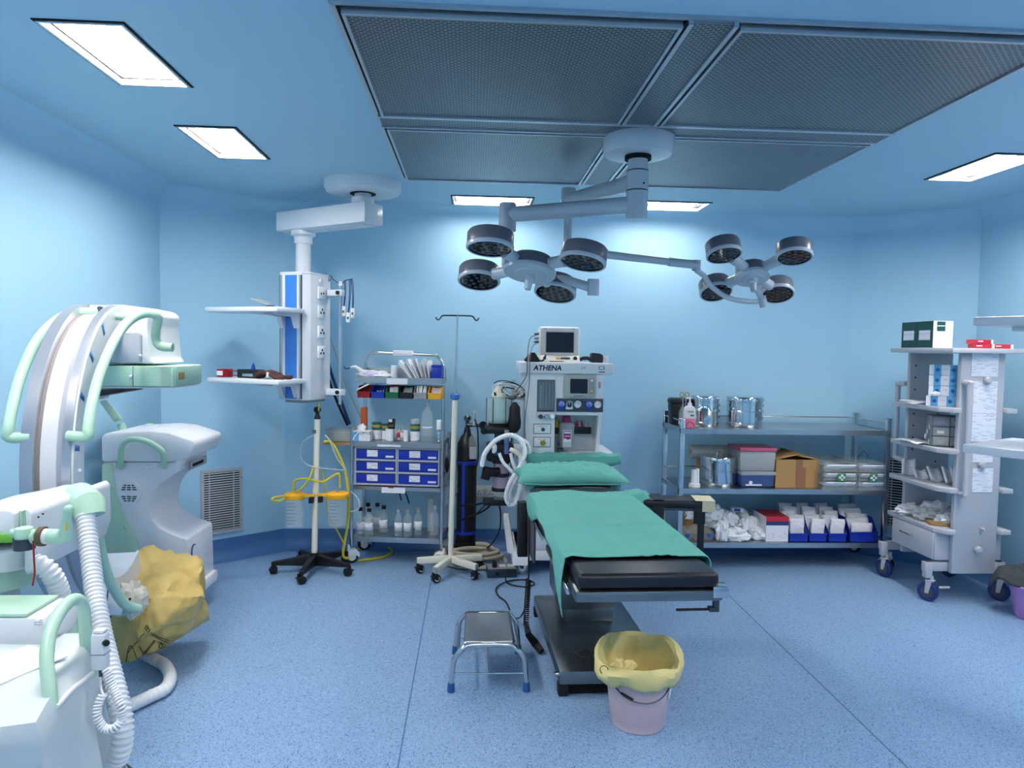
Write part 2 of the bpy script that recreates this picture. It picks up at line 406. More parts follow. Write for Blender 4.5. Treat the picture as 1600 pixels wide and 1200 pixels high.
# laminar flow diffuser
t = thing('air_diffuser', 'large perforated steel laminar air diffuser set in the ceiling', 'vent', (.78, 3.42, ZC))
X0, X1, X2, X3 = -.45, .69, .84, 2.01; Y0, Y1, Y2, Y3 = 2.29, 3.33, 3.48, 4.55
G().box(X0, X3, Y0, Y3, ZC-.006, ZC).obj('backing', 'void', t, world=True)
g = G()
for a in ((X0-.012, X3+.012, Y0-.012, Y0+.004), (X0-.012, X3+.012, Y3-.004, Y3+.012), (X0-.012, X0+.004, Y0, Y3), (X3-.004, X3+.012, Y0, Y3)): g.box(*a, ZC-.012, ZC)
g.obj('outer_trim', 'aluf', t, world=True)
def ppanel(x0, x1, y0, y1, gap=.02):
    a, b, c, d = x0+gap, x1-gap, y0+gap, y1-gap; e = .012
    p = G().box(a+e, b-e, c+e, d-e, ZC-.022, ZC-.010).obj('perforated_panel', 'perf', t, world=True)
    q = G()
    for z in ((a, b, c, c+e), (a, b, d-e, d), (a, a+e, c+e, d-e), (b-e, b, c+e, d-e)): q.box(*z, ZC-.030, ZC-.004)
    q.obj('panel_edge', 'aluf', p, world=True)
for xa, xb in ((X0, X1), (X2, X3)):
    for ya, yb in ((Y0, Y1), (Y2, Y3)): ppanel(xa, xb, ya, yb)
G().box(X0+.004, X3-.004, Y1+.006, Y2-.006, ZC-.02, ZC-.006).obj('cross_strip', 'perf', t, world=True)
for a, b in ((Y0, Y1), (Y2, Y3)): G().box(X1+.006, X2-.006, a+.004, b-.004, ZC-.02, ZC-.006).obj('cross_strip', 'perf', t, world=True)
g = G()
for x in (X1, X2):
    for a, b in ((Y0, Y1), (Y2, Y3)): g.box(x-.008, x+.008, a, b, ZC-.028, ZC-.006)
for y in (Y1, Y2): g.box(X0, X3, y-.008, y+.008, ZC-.026, ZC-.006)
g.obj('strip_edge', 'aluf', t, world=True)

# return air grilles on the chamfered corners
def wall_grille(p, q, z0, z1, label):
    p = V(p); q = V(q); d = (q-p); L = d.length; rz = math.degrees(math.atan2(d.y, d.x)); n = V((d.y, -d.x)).normalized()
    c = (p+q)/2; t = thing('return_air_grille', label, 'vent', (c.x, c.y, z0), rz, 'return air grilles low on the corner walls')
    h = z1-z0; w = L/2
    G().box(-w+.02, w-.02, -.004, -.001, .02, h-.02).obj('duct_opening', 'void', t)
    f = G()
    for a in ((-w, w, 0, .022), (-w, w, h-.022, h), (-w, -w+.02, .022, h-.022), (w-.02, w, .022, h-.022)): f.box(a[0], a[1], -.016, -.001, a[2], a[3], .002, seg=1)
    f.obj('frame', 'slat', t)
    k = 25; pz = (h-.044)/k
    sm = G().box(-w+.02, w-.02, -.0035, .0035, -.0045, .0045, M=Rx(-10)).obj('slat', 'slat', t); sm.location = (0, -.0105, .022+pz*.5)
    for i in range(1, k):
        s2 = sm.copy(); C.objects.link(s2); s2.location = (0, -.0105, .022+pz*(i+.5))
    for x in (-w*.62, w*.55): G().box(x-.003, x+.003, -.015, -.0135, .022, h-.022).obj('mullion', 'slat', t)
    for x in (-w+.01, w-.01):
        for z in (.08, h-.08): G().cyl((x, -.018, z), (x, -.0155, z), .004, n=8).obj('screw', 'darksteel', t)
def cornerpt(px, side):    # point of the chamfer wall seen at this pixel column
    a, b = (V(poly[1]), V(poly[2])) if side == 'L' else (V(poly[3]), V(poly[4]))
    d = ray(px, 700); d = V((d.x, d.y)); e = b-a
    s = (d.x*a.y-d.y*a.x)/(d.y*e.x-d.x*e.y); return a+e*s
a, b = cornerpt(313, 'L'), cornerpt(378, 'L')
wall_grille(a, b, at(313, 838, a.y).z, at(378, 729, b.y).z, 'white louvred air grille behind the white imaging console, left corner wall')
a, b = cornerpt(1383, 'R'), cornerpt(1455, 'R')
wall_grille(a, b, .23, .81, 'louvred air grille between steel rack and grey trolley, right corner wall')
# ================================================================ shared small builders
def caster(parent, p, r=.045, w=.03, a=0, wheel='rubber', hub='white', fork='white', h=None, world=False, hood=False):
    """one caster with its wheel on the floor under p=(x,y), a = heading; parts: fork, wheel > hub"""
    Q = T(p[0], p[1], 0) @ Rz(a); h = h or 2*r+.05
    g = G()
    g.cyl((0, -.02, h-.03), (0, -.02, h), .011, n=10, M=Q)
    if hood: g.prism([(-.03, r*1.1), (-.028, h-.03), (.03, h-.03), (r+.008, r*1.5), (r+.006, r*.8), (r*.5, r*1.3)], -w*.75, w*.75, 'x', .004, M=Q @ T(0, 0, 0))
    else:
        g.box(-w*.5-.006, w*.5+.006, -.035, .012, h-.036, h-.026, .002, M=Q)
        for s in (-1, 1): g.prism([(-.03, h-.03), (.008, h-.03), (.012, r-.008), (-.01, r-.008)], s*(w*.5+.002), s*(w*.5+.006), 'x', M=Q)
    g.obj('caster_fork', fork, parent, world=world)
    wh = G().tube([V((x, 0, r)) for x in (-w/2, -w/2+.004, w/2-.004, w/2)], [r-.005, r, r, r-.005], 20, M=Q).obj('caster_wheel', wheel, parent, world=world)
    G().cyl((-w/2-.002, 0, r), (w/2+.002, 0, r), r*.62, n=16, M=Q).obj('hub', hub, wh, world=world)
    return wh

# ================================================================ ceiling pendant (left)
PD = thing('ceiling_pendant', 'white ceiling pendant with blue stripe, sockets and two shelves, left of the trolley', 'pendant', (-.74, 4.74, ZC))
PDm = T(-1.17, 5.0, 0) @ Rz(-25)        # body frame: front is -y
G().lathe([(.20, -.075), (.235, -.07), (.25, -.045), (.25, 0)], (-.735, 4.75, ZC), 48).obj('ceiling_plate', 'pend', PD, world=True)
G().cyl((-.735, 4.75, ZC-.078), (-.735, 4.75, ZC-.074), .085, n=32).obj('gap_ring', 'void', PD, world=True)
G().cyl((-.735, 4.75, 2.55), (-.735, 4.75, ZC-.076), .055, n=28).cyl((-.735, 4.75, 2.535), (-.735, 4.75, 2.575), .075, n=28).obj('neck', 'pend', PD, world=True)
A = T(-.735, 4.75, 0) @ Rz(180-34.5)
g = G().box(-.1, .74, -.09, .09, 2.40, 2.535, .012, M=A).obj('arm', 'pend', PD, world=True)
G().box(-.06, .70, -.06, .06, 2.393, 2.3995, M=A).obj('arm_underplate', 'pend', g, world=True)
cxp = A @ V((.56, 0, 0))
G().cyl((cxp.x, cxp.y, 2.06), (cxp.x, cxp.y, 2.40), .052, n=28).obj('column', 'pend', PD, world=True)
G().lathe([(.062, 2.31), (.062, 2.355), (.072, 2.365), (.085, 2.37), (.085, 2.40)], (cxp.x, cxp.y, 0), 28).obj('collar', 'pend', PD, world=True)
bw, bd = .115, .135
body = [(-bw, -bd+.02), (-bw+.02, -bd), (bw-.035, -bd), (bw, -bd+.05), (bw, bd), (-bw, bd)]
bo = G().prism(body, 1.225, 2.085, 'z', .004, M=PDm).obj('service_body', 'pend', PD, world=True)
G().prism([(p[0]*1.02, p[1]*1.02) for p in body], 2.083, 2.097, 'z', .003, M=PDm).obj('top_cap', 'pend', PD, world=True)
G().prism([(p[0]*.8, p[1]*.8) for p in body], 1.205, 1.226, 'z', .004, M=PDm).obj('bottom_cap', 'grey', PD, world=True)
G().box(-.055, .04, -bd-.004, -bd+.002, 1.235, 2.075, M=PDm).obj('blue_panel', mat('pendant_blue', (62, 128, 214), .35), PD, world=True)
for x in (-.088, .068): G().box(x-.008, x+.008, -bd-.006, -bd+.002, 1.235, 2.075, M=PDm).obj('rail', 'aluf', PD, world=True)
for x in (-.100, .080): G().box(x-.0025, x+.0025, -bd-.003, -bd+.002, 1.235, 2.075, M=PDm).obj('slot', 'darksteel', PD, world=True)
def socket(Q, parent, name='power_socket', two=False, world=True):
    s = G().box(-.042, .042, -.01, 0, -.042, .042, .003, M=Q).obj(name, 'socketw', parent, world=world)
    h = [(-.016, -.008), (.016, -.008), (0, .014)] if not two else [(-.012, -.006), (.014, -.002)]
    for x, z in h: G().box(x-.006, x+.006, -.0112, -.009, z-.007, z+.007, M=Q).obj('socket_hole', 'void', s, world=world)
for i, z in enumerate((1.965, 1.835, 1.695, 1.555)):
    socket(PDm @ T(bw, .03, z) @ Rz(90) @ T(0, 0, 0), PD, two=(i == 0))
for i in range(2): G().cyl(PDm @ V((bw, .02, 2.045)), PDm @ V((bw+.012, .02, 2.045)), .014, n=14).obj('gas_outlet', 'pend', PD, world=True) if i == 0 else None
def pshelf(z, x0, x1, y0, y1):
    s = G().box(x0, x1, y0, y1, z-.032, z, .008, M=PDm).obj('shelf', 'pend', PD, world=True)
    for x in (-.07, .05):
        G().prism([(-bd, z-.032), (-bd, z-.13), (-bd-.02, z-.13), (-bd-.05, z-.055), (y0+.06, z-.045), (y0+.06, z-.032)], x-.02, x+.02, 'x', M=PDm).obj('bracket', 'lilac', s, world=True)
    return s
pshelf(1.845, -.49, .115, -.42, -bd-.004)
pshelf(1.375, -.47, .125, -.42, -bd-.004)
G().sph(PDm @ V((-bw-.02, -.1, 2.03)), .001).tube([PDm @ V((-bw-.0, -.06, 2.04)), PDm @ V((-bw-.03, -.06, 2.05)), PDm @ V((-bw-.045, -.06, 2.03)), PDm @ V((-bw-.03, -.06, 2.005)), PDm @ V((-bw, -.06, 2.01))], .003, 6, 5).obj('side_hook', 'steel', PD, world=True)
# rail pole with hooks at the right
px_ = PDm @ V((bw+.10, bd-.02, 0))
pole = G().cyl((px_.x, px_.y, 1.19), (px_.x, px_.y, 2.02), .013, n=14).obj('accessory_pole', 'steel', PD, world=True)
for z in (1.97, 1.275):
    br = G().box(bw, bw+.125, bd-.05, bd+.01, z-.022, z+.022, .004, M=PDm).obj('pole_bracket', 'pend', PD, world=True)
    G().cyl(PDm @ V((bw+.10, bd-.062, z)), PDm @ V((bw+.10, bd-.05, z)), .014, n=14).obj('clamp_knob', 'black', br, world=True)
G().cyl((px_.x, px_.y, 2.02), (px_.x, px_.y, 2.05), .018, .012, n=14).obj('pole_cap', 'pend', pole, world=True)
hk = [at(528, 438, 5.0), at(545, 436, 5.0), at(551, 434, 5.0)]
G().tube([V((px_.x, px_.y, 2.03)), at(540, 438, 5.02), at(551, 436, 5.02)], .0035, 6).obj('hook_arm', 'darksteel', PD, world=True)
G().tube([V((px_.x, px_.y, 2.03)), at(520, 436, 5.0), at(515, 430, 5.0), at(514, 440, 5.0), at(519, 431, 5.0)], .0025, 6, 4).obj('wire_hook', 'darksteel', PD, world=True)
# hanging sensor leads
for i, (px, y0, y1, dx) in enumerate(((538, 438, 480, -1), (546, 437, 490, -2), (549, 436, 483, 2))):
    a = at(px, y0, 5.02); b = at(px+dx, y1, 5.02)
    tt = thing('hanging_lead', ('dark cable with white clip end, left of the three hung from the pendant hook', 'dark cable with the lowest white clip end, hung from the pendant hook', 'dark cable with white clip end, right of the three hung from the pendant hook')[i], 'cable', b, 0, 'leads hung from the pendant hook')
    G().tube([a, a.lerp(b, .5)+V((.004, 0, 0)), b], .003, 6, 5).tube([a+V((.008, 0, 0)), a.lerp(b, .4)+V((.012, 0, 0)), b+V((.004, 0, 0))], .0025, 6, 5).obj('cord', 'navy', tt, world=True)
    c = b+V((0, 0, -.028)); G().box(c.x-.014, c.x+.014, c.y-.009, c.y+.009, c.z-.035, c.z+.035, .006).obj('clip', 'socketw', tt, world=True)
    G().box(c.x-.006, c.x+.006, c.y-.0105, c.y-.008, c.z-.012, c.z+.006).obj('clip_window', 'dgrey', tt, world=True)
# gas hoses falling behind the pendant
for i, (pts, r, mt, lb) in enumerate(([[(508, 548, 5.18), (520, 590, 5.25), (535, 632, 5.3), (546, 662, 5.38)], .012, 'navy', 'dark blue gas hose falling behind the pendant, the upper of two'],
                                     [[(508, 572, 5.2), (518, 605, 5.27), (532, 640, 5.33), (543, 664, 5.4)], .010, 'black', 'black gas hose falling behind the pendant, the lower of two'],
                                     [[(508, 505, 5.22), (524, 550, 5.28), (540, 600, 5.36), (563, 652, 5.45)], .005, 'cable', 'thin pale tube slanting down behind the pendant pole'])):
    P = [at(*q) for q in pts]
    solo(G().tube(P, r, 10, 6), 'gas_hose', mt, lb, 'hose', P[-1], world=True)
# things on the pendant shelves
zs = 1.376
Q = PDm @ T(-.43, -.30, zs)
t = thing('red_clamp', 'dark red wire-framed clamp with white tag on the lower pendant shelf, left end', 'clamp', Q @ V((0, 0, 0)), -25)
Q = Matrix()
G().box(-.035, .035, -.04, .04, 0, .055, .005).obj('clamp_block', 'red', t)
G().box(-.03, .02, -.0425, -.0395, .012, .042).obj('tag', 'paper', t)
G().tube([(.03, 0, .045), (.12, 0, .043), (.12, 0, .012), (.03, 0, .012)], .004, 6).obj('wire_loop', 'red', t)
t = thing('battery_pack', 'black handheld device with silver label and blue knob, lower pendant shelf', 'device', PDm @ V((-.205, -.30, zs)), -25)
G().box(-.09, .09, -.035, .035, 0, .058, .008).obj('case', 'black', t); G().box(-.04, .05, -.0375, -.0345, .012, .03, .001).obj('silver_label', 'steel', t)
G().lathe([(.016, .058), (.012, .075), (.01, .082), (.003, .1)], (.02, 0, 0), 12).obj('knob', 'bluep', t)
t = thing('brown_cuff', 'folded brown fabric cuff lying on the lower pendant shelf', 'cuff', PDm @ V((-.0, -.31, zs)), -25)
g = G().sheet(lambda u, v: V((-.13+.24*u, -.05+.1*v, .012+.034*math.sin(math.pi*min(1, u*1.4))*(1-.25*u)+.004*math.sin(9*v+5*u))), 14, 8)
g.obj('cuff_fabric', 'brown', t, thick=.022); G().cyl((-.01, -.055, .012), (-.01, -.052, .045), .008, n=8).obj('tube_stub', 'cream', t)
t = thing('wire_coil', 'small coil of clear tubing and wire on the upper pendant shelf', 'tubing', PDm @ V((-.12, -.3, 1.847)), -25)
G().tube([(math.cos(a)*.07, math.sin(a)*.045, .008+.05*abs(math.sin(a*.5))) for a in [i*.5 for i in range(26)]], .0035, 6, 2).obj('loop', 'cable', t)
G().box(.06, .11, -.02, .01, 0, .012, .003).obj('plug', 'black', t)

# ================================================================ twin surgical light
SL = thing('surgical_light', 'grey ceiling surgical light with two four-pod heads over the operating table', 'surgical light', (.815, 3.54, ZC))
cx, cy = .815, 3.54
G().lathe([(.135, -.105), (.165, -.10), (.178, -.075), (.180, -.02), (.172, 0)], (cx, cy, ZC), 48).obj('ceiling_cover', 'lampgrey', SL, world=True)
G().cyl((cx, cy, ZC-.125), (cx, cy, ZC-.10), .066, n=32).obj('gasket', 'void', SL, world=True)
G().cyl((cx, cy, 2.50), (cx, cy, ZC-.11), .049, n=32).obj('upper_sleeve', 'lampgrey', SL, world=True)
G().cyl((cx, cy, 2.405), (cx, cy, 2.498), .054, n=32).obj('middle_sleeve', 'lampgrey', SL, world=True)
G().lathe([(.045, 2.262), (.052, 2.266), (.054, 2.28), (.054, 2.402)], (cx, cy, 0), 32).obj('lower_sleeve', 'lampgrey', SL, world=True)
for z in (2.398, 2.496): G().cyl((cx, cy, z), (cx, cy, z+.006), .0545, n=32).obj('seam_ring', 'dgrey', SL, world=True)
G().cyl((cx+.02, cy-.052, 2.43), (cx+.02, cy-.056, 2.43), .005, n=8).obj('set_screw', 'black', SL, world=True)
s1 = at(793, 340, 3.85); s2 = at(888, 310, 4.22)
def arm(a, b, r0, r1, nm='arm'):
    return G().tube([a, a.lerp(b, .12), a.lerp(b, .3), b], [r0, r0, r0*.97, r1], 24).obj(nm, 'lampgrey', SL, world=True)
arm(V((cx, cy, 2.335)), V((s1.x, s1.y, 2.325)), .043, .041); arm(V((cx, cy, 2.45)), V((s2.x, s2.y, 2.49)), .042, .039)
G().lathe([(.043, 2.235), (.047, 2.24), (.047, 2.36), (.045, 2.383), (.03, 2.386)], (s1.x, s1.y, 0), 28).obj('end_sleeve', 'lampgrey', SL, world=True)
G().lathe([(.040, 2.40), (.044, 2.41), (.045, 2.54), (.042, 2.558), (.03, 2.56)], (s2.x, s2.y, 0), 28).obj('end_sleeve', 'lampgrey', SL, world=True)
G().cyl((s1.x, s1.y, 2.08), (s1.x, s1.y, 2.24), .028, n=22).obj('spindle', 'lampgrey', SL, world=True)
G().cyl((s2.x, s2.y, 2.2), (s2.x, s2.y, 2.40), .025, n=22).obj('spindle', 'lampgrey', SL, world=True)
def lamp_head(c, nrm, pods, rp, hubr, nm):
    """c hub centre; nrm = facing direction; pods = (u,v) in plane, u right, v to the viewer"""
    n = nrm.normalized(); u = V((1, 0, 0)); u = (u - n*u.dot(n)).normalized(); v = n.cross(u)
    if v.y > 0: v = -v
    def fr(o, w=None):
        ww = (w or -n).normalized(); uu = (u-ww*u.dot(ww)).normalized(); vv = ww.cross(uu)
        q = Matrix((uu, vv, ww)).transposed().to_4x4(); q.translation = o; return q
    Q = fr(c)
    hd = G().lathe([(hubr*.98, -.012), (hubr, .0), (hubr*.96, .06), (hubr*.85, .075)], n=36, M=Q).obj('lamp_head', 'podgrey', SL, world=True)
    G().lathe([(hubr*.3, -.026), (hubr*.62, -.024), (hubr*.66, -.017), (hubr*1.05, -.014), (hubr*1.06, .004), (hubr*1.0, .01)], n=36, M=Q).obj('hub_plate', 'lampgrey', hd, world=True)
    G().lathe([(.017, -.105), (.0185, -.1), (.022, -.055), (.030, -.048), (.032, -.024)], n=20, M=Q).obj('sterile_handle', 'lampgrey', hd, world=True)
    for k, (pu, pv) in enumerate(pods):
        pc = c + u*pu + v*pv; w = (-n + (c-pc).normalized()*.16)
        # converge pods slightly on the work area
        w = (-n*1.0 + (pc-c).normalized()*.10); P = fr(pc - n*.0, w)
        d = (pc-c).normalized(); G().cyl(c+d*hubr*.8-n*.028, pc-d*rp*.9-n*.028, .030, .034, n=18).obj('pod_arm', 'lampgrey', hd, world=True)
        G().lathe([(rp*.985, .002), (rp*.99, .012), (rp*.985, .075), (rp*.93, .086), (rp*.5, .09)], n=40, M=P).obj('pod_housing', 'podgrey', hd, world=True)
        G().lathe([(rp*.90, -.004), (rp*.97, -.006), (rp*1.01, 0), (rp*1.01, .014), (rp*.99, .016)], n=40, M=P, cap=False).obj('pod_rim', 'lampgrey', hd, world=True)
        G().lathe([(rp*.92, .001), (rp*.92, .006)], n=40, M=P).obj('pod_lens', 'lens', hd, world=True)
        led = None
        for rr, cnt in ((0, 1), (.36, 6), (.68, 12)):
            for j in range(cnt):
                a = 2*math.pi*j/cnt+.2
                if led is None:
                    led = G().lathe([(.0015, -.006), (.009, -.004), (.0125, 0)], n=10, cap=False).obj('led_lens', mat('led_clear', (74, 82, 92), .18, .3), hd); lm = led.data
                else:
                    led = bpy.data.objects.new('led_lens', lm); C.objects.link(led); led.parent = hd
                led.matrix_local = XF[SL.name].inverted() @ P @ T(rp*rr*math.cos(a), rp*rr*math.sin(a), 0.0)
    return hd, u, v, n
h1 = at(828, 424, 3.83)
n1 = V((-.12, -.27, -.95))
lamp_head(h1, n1, ((-.225, .225), (-.275, -.25), (.255, .21), (.17, -.28)), .122, .135, 'a')
# yoke of the near head
b0 = V((s1.x, s1.y, 2.10)); yk = [b0, b0+V((0, .02, -.05)), at(800, 418, 3.98), at(838, 428, 4.05), at(885, 438, 4.0), at(922, 449, 3.9)]
G().tube(yk, .026, 16, 6).obj('yoke', 'lampgrey', SL, world=True)
e = at(927, 449, 3.88); G().cyl(e+V((0, 0, -.045)), e+V((0, 0, .045)), .032, n=20, M=None).obj('yoke_joint', 'lampgrey', SL, world=True)
# far head
h2 = at(1175, 432, 4.3); n2 = V((-.03, -.42, -.90))
el = V((s2.x, s2.y, 2.195)); en = at(1088, 414, 4.3)
G().box(-.032, .032, -.03, .03, 2.15, 2.235, .008, M=T(s2.x, s2.y, 0)).obj('elbow', 'lampgrey', SL, world=True)
G().cyl(el+V((.025, -.04, -.005)), el+V((.025, .04, -.005)), .036, n=20).obj('elbow_pivot', 'lampgrey', SL, world=True)
G().tube([el+V((.02, 0, 0)), el.lerp(en, .3), el.lerp(en, .305), en], [.036, .032, .024, .022], 20).obj('spring_arm', 'lampgrey', SL, world=True)
G().cyl(el.lerp(en, .78), en+V((.01, 0, 0)), .027, n=18).obj('arm_sleeve', 'lampgrey', SL, world=True)
G().cyl(en+V((0, 0, -.035)), en+V((0, 0, .03)), .026, n=18).obj('arm_tip', 'lampgrey', SL, world=True)
G().tube([en+V((.0, 0, -.03)), at(1101, 432, 4.34), at(1113, 449, 4.42), at(1140, 466, 4.48), at(1172, 471, 4.50), at(1190, 470, 4.50)], .017, 14, 6).obj('yoke', 'lampgrey', SL, world=True)
j = at(1192, 470, 4.49); G().cyl(j+V((.01, 0, -.04)), j+V((-.01, 0, .03)), .026, n=18).obj('yoke_joint', 'lampgrey', SL, world=True)
G().cyl(j, h2+V((.02, .10, .03)), .02, n=16).obj('head_stem', 'lampgrey', SL, world=True)
lamp_head(h2, n2, ((-.25, .22), (.165, .235), (-.155, -.215), (.245, -.2)), .104, .10, 'b')
# ================================================================ small item builders
def bottle(name, label, cat, loc, r, h, mt, cap='black', neck=.35, group=None, lab=None, liquid=None, labm='lab', capr=None):
    t = thing(name, label, cat, loc, random.uniform(-20, 20), group)
    G().lathe([(r*.92, 0), (r, r*.15), (r, h*.62), (r*.9, h*.70), (r*neck, h*.80), (r*neck, h*.90)], n=18).obj('bottle_body', mt, t)
    G().lathe([((capr or r*neck)*1.12, h*.88), ((capr or r*neck)*1.12, h)], n=14).obj('cap', cap, t)
    if liquid: G().lathe([(r*.86, .004), (r*.93, r*.2), (r*.93, h*.36)], n=16).obj('liquid', liquid, t)
    if lab:
        n = 10; a0 = -R(150); a1 = -R(30)
        G().sheet(lambda u, v: V((math.cos(a0+(a1-a0)*u)*(r+.0012), math.sin(a0+(a1-a0)*u)*(r+.0012), h*(lab[0]+(lab[1]-lab[0])*v))), n, 1, M=Rz(-math.degrees(t.rotation_euler.z))).obj('label', labm, t, thick=.0006)
    return t
def carton(name, label, cat, loc, w, d, h, mt, rz=0, group=None, faces=()):
    """faces: (x0,x1,z0,z1,material) printed areas on the front, as fractions"""
    t = thing(name, label, cat, loc, rz, group)
    G().box(-w/2, w/2, -d/2, d/2, 0, h, .0015, seg=1).obj('carton', mt, t)
    for a in faces: G().box(-w/2+w*a[0], -w/2+w*a[1], -d/2-.0008, -d/2+.0004, h*a[2], h*a[3]).obj('print', a[4], t)
    return t

# ================================================================ suction stand
SS = thing('suction_stand', 'white suction stand on black five-arm wheeled base, left of the steel trolley', 'stand', (-1.10, 5.0, 0))
pl_ = G().tube([(.0, 0, .09), (.018, 0, 1.085)], [.021, .021], 20).obj('pole', 'cream', SS)
G().lathe([(.021, 1.083), (.021, 1.10), (.016, 1.108), (.012, 1.125), (.026, 1.145), (.026, 1.158), (.016, 1.17)], (.018, 0, 0), 18).obj('top_knob', 'black', SS)
G().box(-.014, .014, -.0235, -.020, .985, 1.01).obj('label_strip', 'inkg', pl_)
for i in range(5):
    a = -95+72*i
    Q = Rz(a)
    ar = G().frustum([(.02, -.024, .045), (.02, .024, .045), (.29, .016, .062), (.29, -.016, .062)], [(.02, -.024, .125), (.02, .024, .125), (.29, .016, .085), (.29, -.016, .085)], .006, M=Q).obj('base_arm', 'black', SS)
    p = Q @ V((.275, 0, 0)); caster(SS, (p.x, p.y), .028, .042, a+40+i*33, 'rubber', 'black', 'black', .072)
G().cyl((0, 0, .045), (0, 0, .135), .035, n=20).obj('base_hub', 'black', SS)
def jar(px0, px1, name, label, zt, hang):
    a = at(px0, 785, 4.97); b = at(px1, 785, 4.97); c = (a+b)/2; r = (b.x-a.x)/2
    t = thing('suction_jar', label, 'jar', (c.x, 4.97, zt-.215), 0, 'suction jars on the stand')
    j = G().lathe([(r*.86, 0), (r*.9, .008), (r, .2), (r*.97, .2), (r*.87, .012)], n=28, cap=True).obj('jar_body', 'clear', t)
    for k in range(7): G().box(-r*.62, -r*.62+.05+.02*(k % 2), -r*1.012, -r*.995, .03+k*.024, .033+k*.024).obj('scale_mark', 'inkg', j)
    G().lathe([(r*1.06, .198), (r*1.1, .21), (r*1.1, .228), (r*.9, .238)], n=28).obj('lid', 'yellowp', t)
    s = 1 if hang > 0 else -1
    G().prism([(s*r*.9, -.03), (s*(r+.07), -.012), (s*(r+.07), .012), (s*r*.9, .03)], .212, .226, 'z').obj('lid_tab', 'yellowp', t)
    G().cyl((0, 0, .236), (0, 0, .262), .009, n=10).obj('lid_port', 'grey', t)
    G().box(s*(r+.03), s*(r+.062), -.02, .02, .165, .205, .004).obj('mount_clip', 'black', SS, world=False).matrix_local = T(c.x+1.10, -.03, zt-.215)
    return c
c1 = jar(446, 476, 'l', 'clear suction jar with yellow lid, left of the stand pole', .545, 1)
c2 = jar(511, 543, 'r', 'clear suction jar with yellow lid, right of the stand pole', .55, -1)
def tubing(name, pts, r, mt, label, cat='tubing', sm=8, n=8, group=None):
    P = [at(*p) if len(p) == 3 else V(p[:3]) for p in pts]
    return solo(G().tube(P, r, n, sm), name, mt, label, cat, P[0], world=True, group=group)
tubing('suction_tube', [(459, 770, 4.97), (460, 752, 4.96), (478, 748, 4.95), (503, 753, 4.94), (518, 745, 4.95), (530, 741, 4.96), (531, 762, 4.97)], .008, 'yelltube', 'yellow suction tube looping between the two jar lids')
tubing('suction_tube', [(499, 630, 5.0), (498, 640, 4.98), (497, 650, 5.03)], .006, 'yelltube', 'short yellow tube hanging from the pendant above the stand knob')
tubing('suction_tube', [(506, 690, 5.0), (518, 692, 5.02), (530, 712, 5.03), (540, 740, 5.04), (545, 780, 5.04), (543, 820, 5.05), (536, 866, 5.06), (545, 872, 5.1)], .0095, 'yelltube', 'long thick yellow tube running down beside the steel trolley')
tubing('suction_tube', [(490, 728, 4.98), (483, 748, 4.93), (470, 764, 4.94), (461, 769, 4.96)], .007, 'yelltube', 'yellow tube joining the left jar to the stand pole')
tubing('suction_tube', [(446, 775, 4.95), (430, 777, 4.94), (425, 781, 4.93), (437, 783, 4.92), (447, 777, 4.95)], .007, 'yelltube', 'small yellow tube loop at the left side of the left jar')
tubing('suction_tube', [(502, 733, 5.05), (508, 760, 5.06), (513, 800, 5.07), (530, 835, 5.1), (538, 850, 5.1)], .006, 'yelltube', 'thin yellow tube hanging behind the right jar')
tubing('suction_tube', [(490, 680, 4.99), (474, 690, 4.98), (469, 710, 4.98), (478, 725, 4.97), (500, 731, 4.97), (540, 735, 5.0)], .0035, 'frost', 'clear thin tube looped around the stand pole')
tubing('suction_tube', [(508, 680, 4.99), (516, 690, 4.98), (526, 715, 4.99), (541, 735, 5.0)], .0045, 'frost', 'clear tube arching right from the stand pole')
tubing('suction_tube', [(548, 768, 5.0), (560, 780, 5.0), (560, 795, 5.0), (546, 800, 5.02)], .0045, 'frost', 'clear tube loop beside the right suction jar')
P = [on(548, 862, .01), on(575, 856, .01), on(600, 855, .01), on(613, 861, .01), on(600, 870, .01), on(560, 876, .01)]
solo(G().tube(P, .0095, 8, 8), 'suction_tube', 'yelltube', 'yellow tube loop lying on the floor under the steel trolley', 'tubing', P[0], world=True)

# ================================================================ steel emergency trolley
ET = thing('drug_trolley', 'stainless steel drug trolley with blue drawers, bins and a curved top rail', 'trolley', (-.52, 5.31, 0), -7)
ETM = XF[ET.name]
def E(x, y, z): return ETM @ V((x, y, z))
hw, hd_ = .335, .165
for x in (-hw, hw):
    for y in (-hd_, hd_):
        p = G().cyl((x, y, .13), (x, y, 1.0 if y < 0 else .95), .0135, n=14).obj('post', 'steel', ET)
        caster(ET, (x, y+.01), .048, .036, 70 if x > 0 else -60, 'rubber', 'white', 'socketw', .135, hood=True)
def tray(z, x0, x1, y0, y1, lip=.035, nm='shelf', mt='steelb'):
    g = G().box(x0, x1, y0, y1, z-.006, z)
    for a in ((x0, x1, y0-.003, y0), (x0, x1, y1, y1+.003), (x0-.003, x0, y0, y1), (x1, x1+.003, y0, y1)): g.box(*a, z-lip, z+.002)
    return g.obj(nm, mt, ET)
wt = tray(.905, -hw+.014, hw-.014, -hd_-.012, hd_, .036, 'worktop'); tray(.575, -hw+.014, hw-.014, -hd_, hd_, .026); tray(.20, -hw+.014, hw-.014, -hd_, hd_, .036)
G().box(-.14, .03, -hd_-.0165, -hd_-.0145, .873, .888).obj('shelf_label', 'paper', wt)
